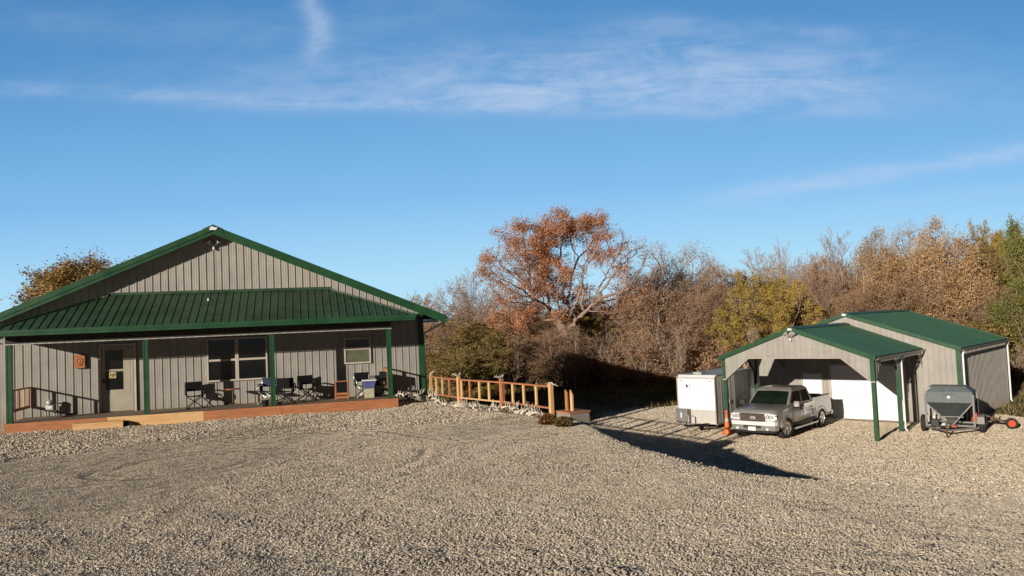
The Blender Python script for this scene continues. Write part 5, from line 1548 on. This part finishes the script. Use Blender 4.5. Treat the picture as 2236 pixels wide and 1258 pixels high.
    cva = np.concatenate([np.array(cv_).reshape(-1, 3), q]); cfa = np.concatenate([np.array(cf).reshape(-1, 4).astype(int), tq])
    mi = np.zeros(len(cfa), int)
    tips = np.concatenate([e1, e2, e2])
    if lw is None:
        wgt = np.clip((vnoise(tips[:, 0] * 1.1 + seed, tips[:, 2] * 1.1 + tips[:, 1] * .9, seed) * .6 + vnoise(tips[:, 0] * 2.6, tips[:, 2] * 2.6 + tips[:, 1], seed + 3) * .4) * 3.2 - 1.05, .05, 2)
    else: wgt = np.clip(lw(tips), 0, None)
    T = tips[nr.choice(len(tips), leaves, p=wgt / wgt.sum())]
    c = T + nr.normal(size=(leaves, 3)) * clump * .4
    a = nr.normal(size=(leaves, 3)); a /= np.linalg.norm(a, axis=1, keepdims=True)
    b_ = nr.normal(size=(leaves, 3)); b_ -= a * (a * b_).sum(1, keepdims=True); b_ /= np.linalg.norm(b_, axis=1, keepdims=True)
    s = lsize * (.5 + .8 * nr.random((leaves, 1)))
    q = np.stack([c - b_ * s * .45, c - a * s * .6, c + b_ * s * .45, c + a * s * .6], 1).reshape(-1, 3)
    lf = np.arange(4 * leaves).reshape(-1, 4) + len(cva)
    cva = np.concatenate([cva, q]); cfa = np.concatenate([cfa, lf]); mi = np.concatenate([mi, np.ones(leaves, int)])
    return np.array(tv), np.array(tf), cva, cfa, mi, np.percentile(cva[:, 2], 99.9), np.percentile(np.hypot(cva[:, 0], cva[:, 1]), 97)
PROTO = {}
def sproto(key, bark, leaf, **kw):
    tv, tf, cv_, cf, mi, top, wid = sc_tree(**kw)
    PROTO[key] = (arr_mesh('trunk', tv, tf, [BK[bark]], smooth=True), arr_mesh('crown', cv_, cf, [BK[bark], LF[leaf]], mi), top, wid)
def proto(key, bark, leaf, **kw):
    tv, tf, cv_, cf, mi, top, wid = gen_tree(**kw)
    mt = arr_mesh('trunk', tv, tf, [BK[bark]], smooth=True)
    mc = arr_mesh('crown', cv_, cf, [BK[bark], LF[leaf]], mi)
    PROTO[key] = (mt, mc, top, wid)
def tree(key, name, label, cat, x, y, H, width, rz, group, dz=0.0):
    mt, mc, top, wid = PROTO[key]
    z = gz(x, y) + dz
    t = thing(name, label, cat, (x, y, z), rz, group)
    sz = H / top; sx = width / (2 * wid)
    t.scale = (sx, sx, sz)
    link(bpy.data.objects.new('trunk', mt), t); link(bpy.data.objects.new('crown', mc), t)
    return t
DA = lambda px: 10 * float(np.interp(px, [1400, 1950], [1, 0]))
HOR = lambda px: 755 - .0432 * px
def at(px, D): return ((px - 1118 - 4) / F_PX * D * 1.0, D)
def ptree(key, name, label, cat, px, topy, D, wpx, rz, group):
    D += DA(px)
    x, y = at(px, D); zt = 2.7 + (HOR(px) - topy) / F_PX * D
    return tree(key, name, label, cat, x, y, zt - gz(x, y), wpx / F_PX * D, rz, group)

dome = lambda t: .55 + .75 * math.sin(min(1, max(0, (t - .1) / .9)) * PI * .8)
# the russet oak: leaves thick on the left and along the top, thin on the right
def oakw(T):
    n = vnoise(T[:, 0] * .8 + 9, T[:, 2] * .8 + T[:, 1] * .4, 31)
    return (np.clip(.85 - T[:, 0] * .11, .14, 1.5) + np.clip((T[:, 2] - 10) * .22, 0, .6)) * np.clip(n * 2.4 - .55, .06, 2)
sproto('oak', 'pink', 'russet', seed=5, blobs=[(-3.2, 0, 8.4, 2.3, 2.8, 2.3), (-2.2, -.4, 10.9, 1.9, 2.2, 1.7), (.2, .3, 11.9, 1.3, 1.8, 1.3), (2.3, .3, 11.2, 1.9, 2.4, 1.9), (4.7, -.2, 8.9, 2.2, 2.4, 2.0), (-.2, .5, 7.6, 2.4, 2.6, 2.6), (-3.0, .2, 5.4, 1.8, 1.8, 1.3), (3.0, 0, 6.2, 1.9, 2.0, 1.3)],
       trunk_h=3.1, lean=(.3, 0), dens=3.6, twigs=3, twig_len=.65, leaves=80000, lsize=.078, clump=.42, lw=oakw, r_tip=.013, trunk_r=.30)
sproto('round_tan', 'pale', 'tan', seed=6, blobs=[(-1.7, 0, 5.6, 1.5, 1.8, 2.0), (1.5, .2, 6.9, 1.5, 1.8, 1.7), (-.4, .4, 7.9, 1.2, 1.5, 1.5), (2.6, 0, 5.0, 1.3, 1.6, 1.5), (0, 0, 4.2, 2.8, 2.4, 1.7)],
       trunk_h=2.2, dens=5, twigs=4, twig_len=.85, leaves=34000, lsize=.09, clump=.5, r_tip=.014, trunk_r=.2)
sproto('round_bare', 'pink', 'brown', seed=7, blobs=[(-1.8, 0, 6.0, 1.5, 1.8, 2.2), (1.6, .2, 6.0, 1.7, 1.9, 2.1), (.1, .3, 7.8, 1.2, 1.5, 1.7), (0.2, 0, 4.0, 2.9, 2.5, 1.8)],
       trunk_h=1.8, dens=4.5, twigs=4, twig_len=1.0, leaves=13000, lsize=.08, clump=.6, r_tip=.013, trunk_r=.2)
LF['goldtan'] = leaf_mat('leaf_golden_brown', [(.22, .13, .04), (.46, .30, .10), (.66, .47, .20)])
sproto('round_gold', 'brown', 'goldtan', seed=16, blobs=[(-1.9, 0, 5.4, 1.6, 1.8, 2.0), (.2, .2, 6.6, 1.9, 1.8, 2.0), (2.4, 0, 6.2, 1.6, 1.6, 1.9), (0, 0, 4.2, 3.2, 2.4, 1.7)],
       trunk_h=2.2, dens=5, twigs=4, twig_len=.8, leaves=60000, lsize=.10, clump=.5, r_tip=.013, trunk_r=.2)
sproto('round_green', 'brown', 'green', seed=8, blobs=[(-1.0, 0, 6.4, 2.0, 2.2, 2.8), (1.3, .2, 5.2, 2.3, 2.2, 2.6), (0, 0, 3.2, 3.0, 2.6, 2.2)],
       trunk_h=1.2, dens=5, leaves=30000, lsize=.11, clump=.5, r_tip=.012, trunk_r=.2)
proto('bare', 'pale', 'brown', seed=4, H=9, r0=.17, nl=(14, 8, 7, 5), lens=(.42, .5, .5, .5), start=.22, ang=42, trop=.5, wob=.13, leaves=700, lsize=.07, env=dome, twig_r=.011)
proto('bare_wide', 'pink', 'brown', seed=15, H=8, r0=.16, nl=(14, 8, 7, 6), lens=(.5, .52, .5, .5), start=.12, ang=55, trop=.35, wob=.16, leaves=14000, lsize=.075, env=dome, twig_r=.011)
proto('brush', 'brown', 'brown', seed=8, H=7.5, r0=.12, nl=(15, 9, 7, 4), lens=(.46, .5, .5, .5), start=.06, ang=58, trop=.3, wob=.18, leaves=20000, lsize=.08, env=dome, stems=1, twig_r=.010)
proto('tan', 'brown', 'tan', seed=33, H=8.5, r0=.18, nl=(13, 8, 6, 4), lens=(.46, .5, .5, .5), start=.16, ang=55, trop=.35, wob=.16, leaves=34000, lsize=.10, env=dome, twig_r=.011)
proto('gold', 'pale', 'gold', seed=12, H=8.5, r0=.15, nl=(12, 7, 6, 4), lens=(.46, .5, .5, .5), start=.22, ang=48, trop=.35, wob=.16, leaves=30000, lsize=.10, env=dome, twig_r=.011)
proto('olive', 'brown', 'olive', seed=45, H=6.5, r0=.12, nl=(12, 8, 6, 4), lens=(.5, .5, .5, .5), start=.05, ang=60, trop=.2, wob=.16, leaves=32000, lsize=.10, env=dome, twig_r=.011)
proto('green', 'brown', 'green', seed=50, H=8, r0=.16, nl=(13, 8, 6, 4), lens=(.48, .5, .5, .5), start=.08, ang=58, trop=.2, wob=.16, leaves=30000, lsize=.12, env=dome, twig_r=.011)
proto('shrub', 'brown', 'brown', seed=60, H=2.6, r0=.04, nl=(9, 6, 5), lens=(.55, .5, .5), start=.05, ang=50, trop=.3, wob=.22, leaves=3500, lsize=.08, stems=4, twig_r=.007)
proto('shrub_olive', 'brown', 'olive', seed=61, H=2.6, r0=.04, nl=(9, 6, 5), lens=(.55, .5, .5), start=.05, ang=55, trop=.2, wob=.22, leaves=9000, lsize=.09, stems=4, twig_r=.007)
proto('multi', 'pale', 'brown', seed=70, H=4.6, r0=.06, nl=(9, 6, 5), lens=(.5, .5, .5), start=.25, ang=42, trop=.35, wob=.17, leaves=500, lsize=.06, stems=3, twig_r=.009)

rt = random.Random(11)
ptree('oak', 'oak_tree', 'tall spreading oak with russet leaves rising above the whole wood behind the fence', 'tree', 1228, 453, 50, 342, 0, None)
W1 = 'trees along the edge of the wood'
rows = [
 # key, label, px, topy, D, width px
 ('round_gold', 'golden brown tree showing above the left slope of the house roof', 218, 557, 46, 310),
 ('tan', 'brown treetop just beyond the low left end of the house roof', -12, 662, 50, 90),
 ('tan', 'thin tan tree just beyond the right eave of the house', 925, 640, 60, 110),
 ('bare', 'small bare tree whose twigs stand above the right eave of the house', 893, 632, 66, 60),
 ('round_bare', 'pinkish brown twiggy tree beside the house eave, left of the bare tree', 1000, 612, 57, 150),
 ('olive', 'broad olive green bushy tree right behind the house corner', 1000, 690, 46, 200),
 ('bare', 'pale leafless tree left of the russet oak', 1062, 583, 60, 120),
 ('round_bare', 'dense brown brush tree below the left side of the oak', 1130, 690, 54, 160),
 ('round_bare', 'low brown twiggy tree hiding the foot of the russet oak', 1228, 700, 47, 150),
 ('brush', 'low brown brush tree just left of the foot of the oak', 1160, 715, 48, 150),
 ('olive', 'dark olive tree low behind the middle of the fence', 1085, 745, 47, 120),
 ('brush', 'brown brush tree low beneath the oak crown', 1215, 650, 58, 190),
 ('olive', 'olive leaved tree just right of the oak trunk', 1305, 640, 55, 150),
 ('round_tan', 'orange brown tree between the oak and the dense brown thicket', 1377, 592, 56, 95),
 ('bare', 'pale bare tree rising beyond the right tip of the oak crown', 1440, 545, 64, 130),
 ('round_bare', 'wide dense brown thicket tree left of the white trailer', 1440, 620, 49, 200),
 ('round_bare', 'pinkish bare tree above the thicket left of the white trailer', 1510, 527, 60, 160),
 ('brush', 'brown twiggy tree standing straight behind the white trailer', 1530, 590, 52, 140),
 ('bare', 'grey bare tree in the row beyond the carport left eave', 1615, 535, 66, 170),
 ('gold', 'yellow brown tree behind the left eave of the carport', 1622, 588, 50, 150),
 ('gold', 'bright golden tree behind the carport peak', 1735, 590, 50, 150),
 ('bare', 'thin upright tree poking above the golden tree', 1738, 513, 60, 70),
 ('bare_wide', 'grey brown bare tree right of the golden tree', 1815, 543, 57, 120),
 ('bare', 'tall pale bare tree left of the big tan trees', 1876, 490, 66, 130),
 ('round_tan', 'tall tan tree above the barn ridge', 1935, 500, 56, 170),
 ('round_bare', 'bare reddish crown between the two tall tan trees', 2000, 480, 64, 150),
 ('round_tan', 'largest tan orange tree above the barn roof', 2065, 475, 55, 190),
 ('olive', 'green and tan tree above the barn right eave', 2135, 500, 57, 120),
 ('gold', 'pale green upright tree near the right edge of the photo', 2172, 470, 60, 90),
 ('round_green', 'dark green tree at the right edge of the photo', 2275, 472, 52, 150),
 ('round_green', 'low dark green tree right of the barn', 2222, 605, 50, 130),
 ('brush', 'brown brush tree behind the barn right corner', 2160, 620, 52, 150),
 ('brush', 'brown brush tree above the middle of the barn roof', 1990, 590, 54, 170),
 ('brush', 'grey brown brush tree between carport peak and barn ridge', 1850, 610, 52, 150),
]
for i, (k, lab, px, ty, D, wp) in enumerate(rows):
    ptree(k, 'tree', lab, 'tree', px, ty, D, wp, rt.uniform(0, 6.28), W1)
for i in range(13):
    px = 960 + i * 104 + rt.uniform(-25, 25)
    base = np.interp(px, [900, 960, 1100, 1300, 1420, 1700, 1850, 1950, 2230], [700, 690, 680, 670, 625, 620, 600, 570, 555])
    ptree(('brush', 'tan', 'bare_wide', 'brush')[i % 4], 'understory_tree', 'brown twiggy tree half hidden in the middle of the wood', 'tree', px, base + rt.uniform(-10, 25), rt.uniform(57, 62), rt.uniform(150, 210), rt.uniform(0, 6.28), 'half hidden brown trees in the middle of the wood')
for i in range(17):
    px = 905 + i * 84 + rt.uniform(-20, 20); D = rt.uniform(68, 78)
    base = np.interp(px, [900, 960, 1100, 1300, 1420, 1700, 1850, 1950, 2230], [668, 650, 648, 640, 578, 568, 545, 520, 500])
    ptree(('round_bare', 'brush', 'bare_wide', 'round_tan')[i % 4], 'background_tree', 'brown tree in the back row of the wood, seen between nearer trees', 'tree', px, base + rt.uniform(-10, 22), D, rt.uniform(120, 180), rt.uniform(0, 6.28), 'back row of brown trees in the wood')
for i in range(9):
    px = (1115, 1178, 1245, 1262, 1330, 1395, 1470, 1660, 2215)[i]; D = (47, 48.5, 46.5, 48, 48, 47.5, 48, 47, 48)[i]
    ptree('multi', 'sapling', 'slender bare sapling with pale stems before the dark thicket', 'sapling', px, (720, 740, 700, 725, 715, 725, 700, 700, 735)[i], D, rt.uniform(60, 90), rt.uniform(0, 6.28), 'bare saplings at the foot of the wood')
for i in range(34):
    px = 925 + i * 40 + rt.uniform(-14, 14); D = rt.uniform(48.5, 55) + DA(px)
    x, y = at(px, D)
    tree('shrub_olive' if i in (0, 1, 2, 3, 4, 6, 30, 31, 32) else 'shrub', 'shrub', 'low brown tangled shrub at the foot of the wood', 'shrub', x, y, rt.uniform(2.4, 4.2), rt.uniform(3.2, 5), rt.uniform(0, 6.28), 'low shrubs at the foot of the wood')

# the wood goes on behind: a mass of brush one cannot count
nr = np.random.default_rng(9)
n = 90000
px = nr.uniform(820, 2500, n); D = nr.uniform(60, 92, n) + np.interp(px, [1400, 1950], [11, 0])
x = (px - 1122) / F_PX * D; hmax = np.interp(px, [820, 960, 1100, 1300, 1420, 1700, 1850, 1950, 2500], [2.2, 3.2, 3.4, 3.8, 6.2, 6.0, 7.2, 8.0, 8.6])
zz = terrain(x, D, False) + nr.random(n) ** 1.2 * (hmax * (D / 70) + 2.5) * (.55 + .5 * vnoise(x * .35, D * .1, 77))
c = np.stack([x, D, zz], 1)
a = nr.normal(size=(n, 3)) * [.7, .7, 1.2]; a /= np.linalg.norm(a, axis=1, keepdims=True)
b_ = nr.normal(size=(n, 3)); b_ -= a * (a * b_).sum(1, keepdims=True); b_ /= np.linalg.norm(b_, axis=1, keepdims=True)
L = nr.uniform(.12, .5, (n, 1)); wd = nr.uniform(.015, .05, (n, 1))
q = np.stack([c - a * L - b_ * wd, c - a * L + b_ * wd, c + a * L + b_ * wd * .3, c + a * L - b_ * wd * .3], 1).reshape(-1, 3)
me = arr_mesh('distant_brushwood', q, np.arange(4 * n).reshape(-1, 4), [LF['brown']])
o = bpy.data.objects.new('distant_brushwood', me); link(o); tag(o, 'tangled brown brushwood filling the depth of the wood', 'brushwood', kind='stuff')

# dry grass
nr = np.random.default_rng(19)
n = 120000
x = nr.uniform(-16, 40, n); y = nr.uniform(24, 64, n)
keep = (grass_mask(x, y) > .45) & (vnoise(x * .8, y * .8, 41) + nr.random(n) * .5 > .55)
hx = (x - HO.x) * HE.x + (y - HO.y) * HE.y; hy = (x - HO.x) * HN.x + (y - HO.y) * HN.y
bx = (x - CO.x) * CE.x + (y - CO.y) * CE.y; by = (x - CO.x) * CN.x + (y - CO.y) * CN.y
keep &= ~((hy > 1.7) & (hx < 13.5)) & ~((bx > -1.7) & (bx < 7.7) & (by > -1) & (by < 15.1))
x, y = x[keep], y[keep]; n = len(x)
z = terrain(x, y)
h = nr.uniform(.08, .30, n) * np.where(y > 44, 1.6, 1.0); an = nr.random(n) * 2 * PI; wdt = nr.uniform(.012, .03, n)
dx, dy = np.cos(an), np.sin(an); lx, ly = nr.normal(size=n) * .35 * h, nr.normal(size=n) * .35 * h
q = np.stack([np.stack([x - dx * wdt, y - dy * wdt, z - .02], 1), np.stack([x + dx * wdt, y + dy * wdt, z - .02], 1), np.stack([x + lx, y + ly, z + h], 1)], 1).reshape(-1, 3)
m = leaf_mat('dry_grass', [(.09, .085, .025), (.22, .175, .07), (.42, .33, .16)])
me = arr_mesh('dry_grass', q, np.arange(3 * n).reshape(-1, 3), [m])
o = bpy.data.objects.new('dry_grass', me); link(o); tag(o, 'dry yellow green grass at the edge of the gravel and the foot of the wood', 'grass', kind='stuff')
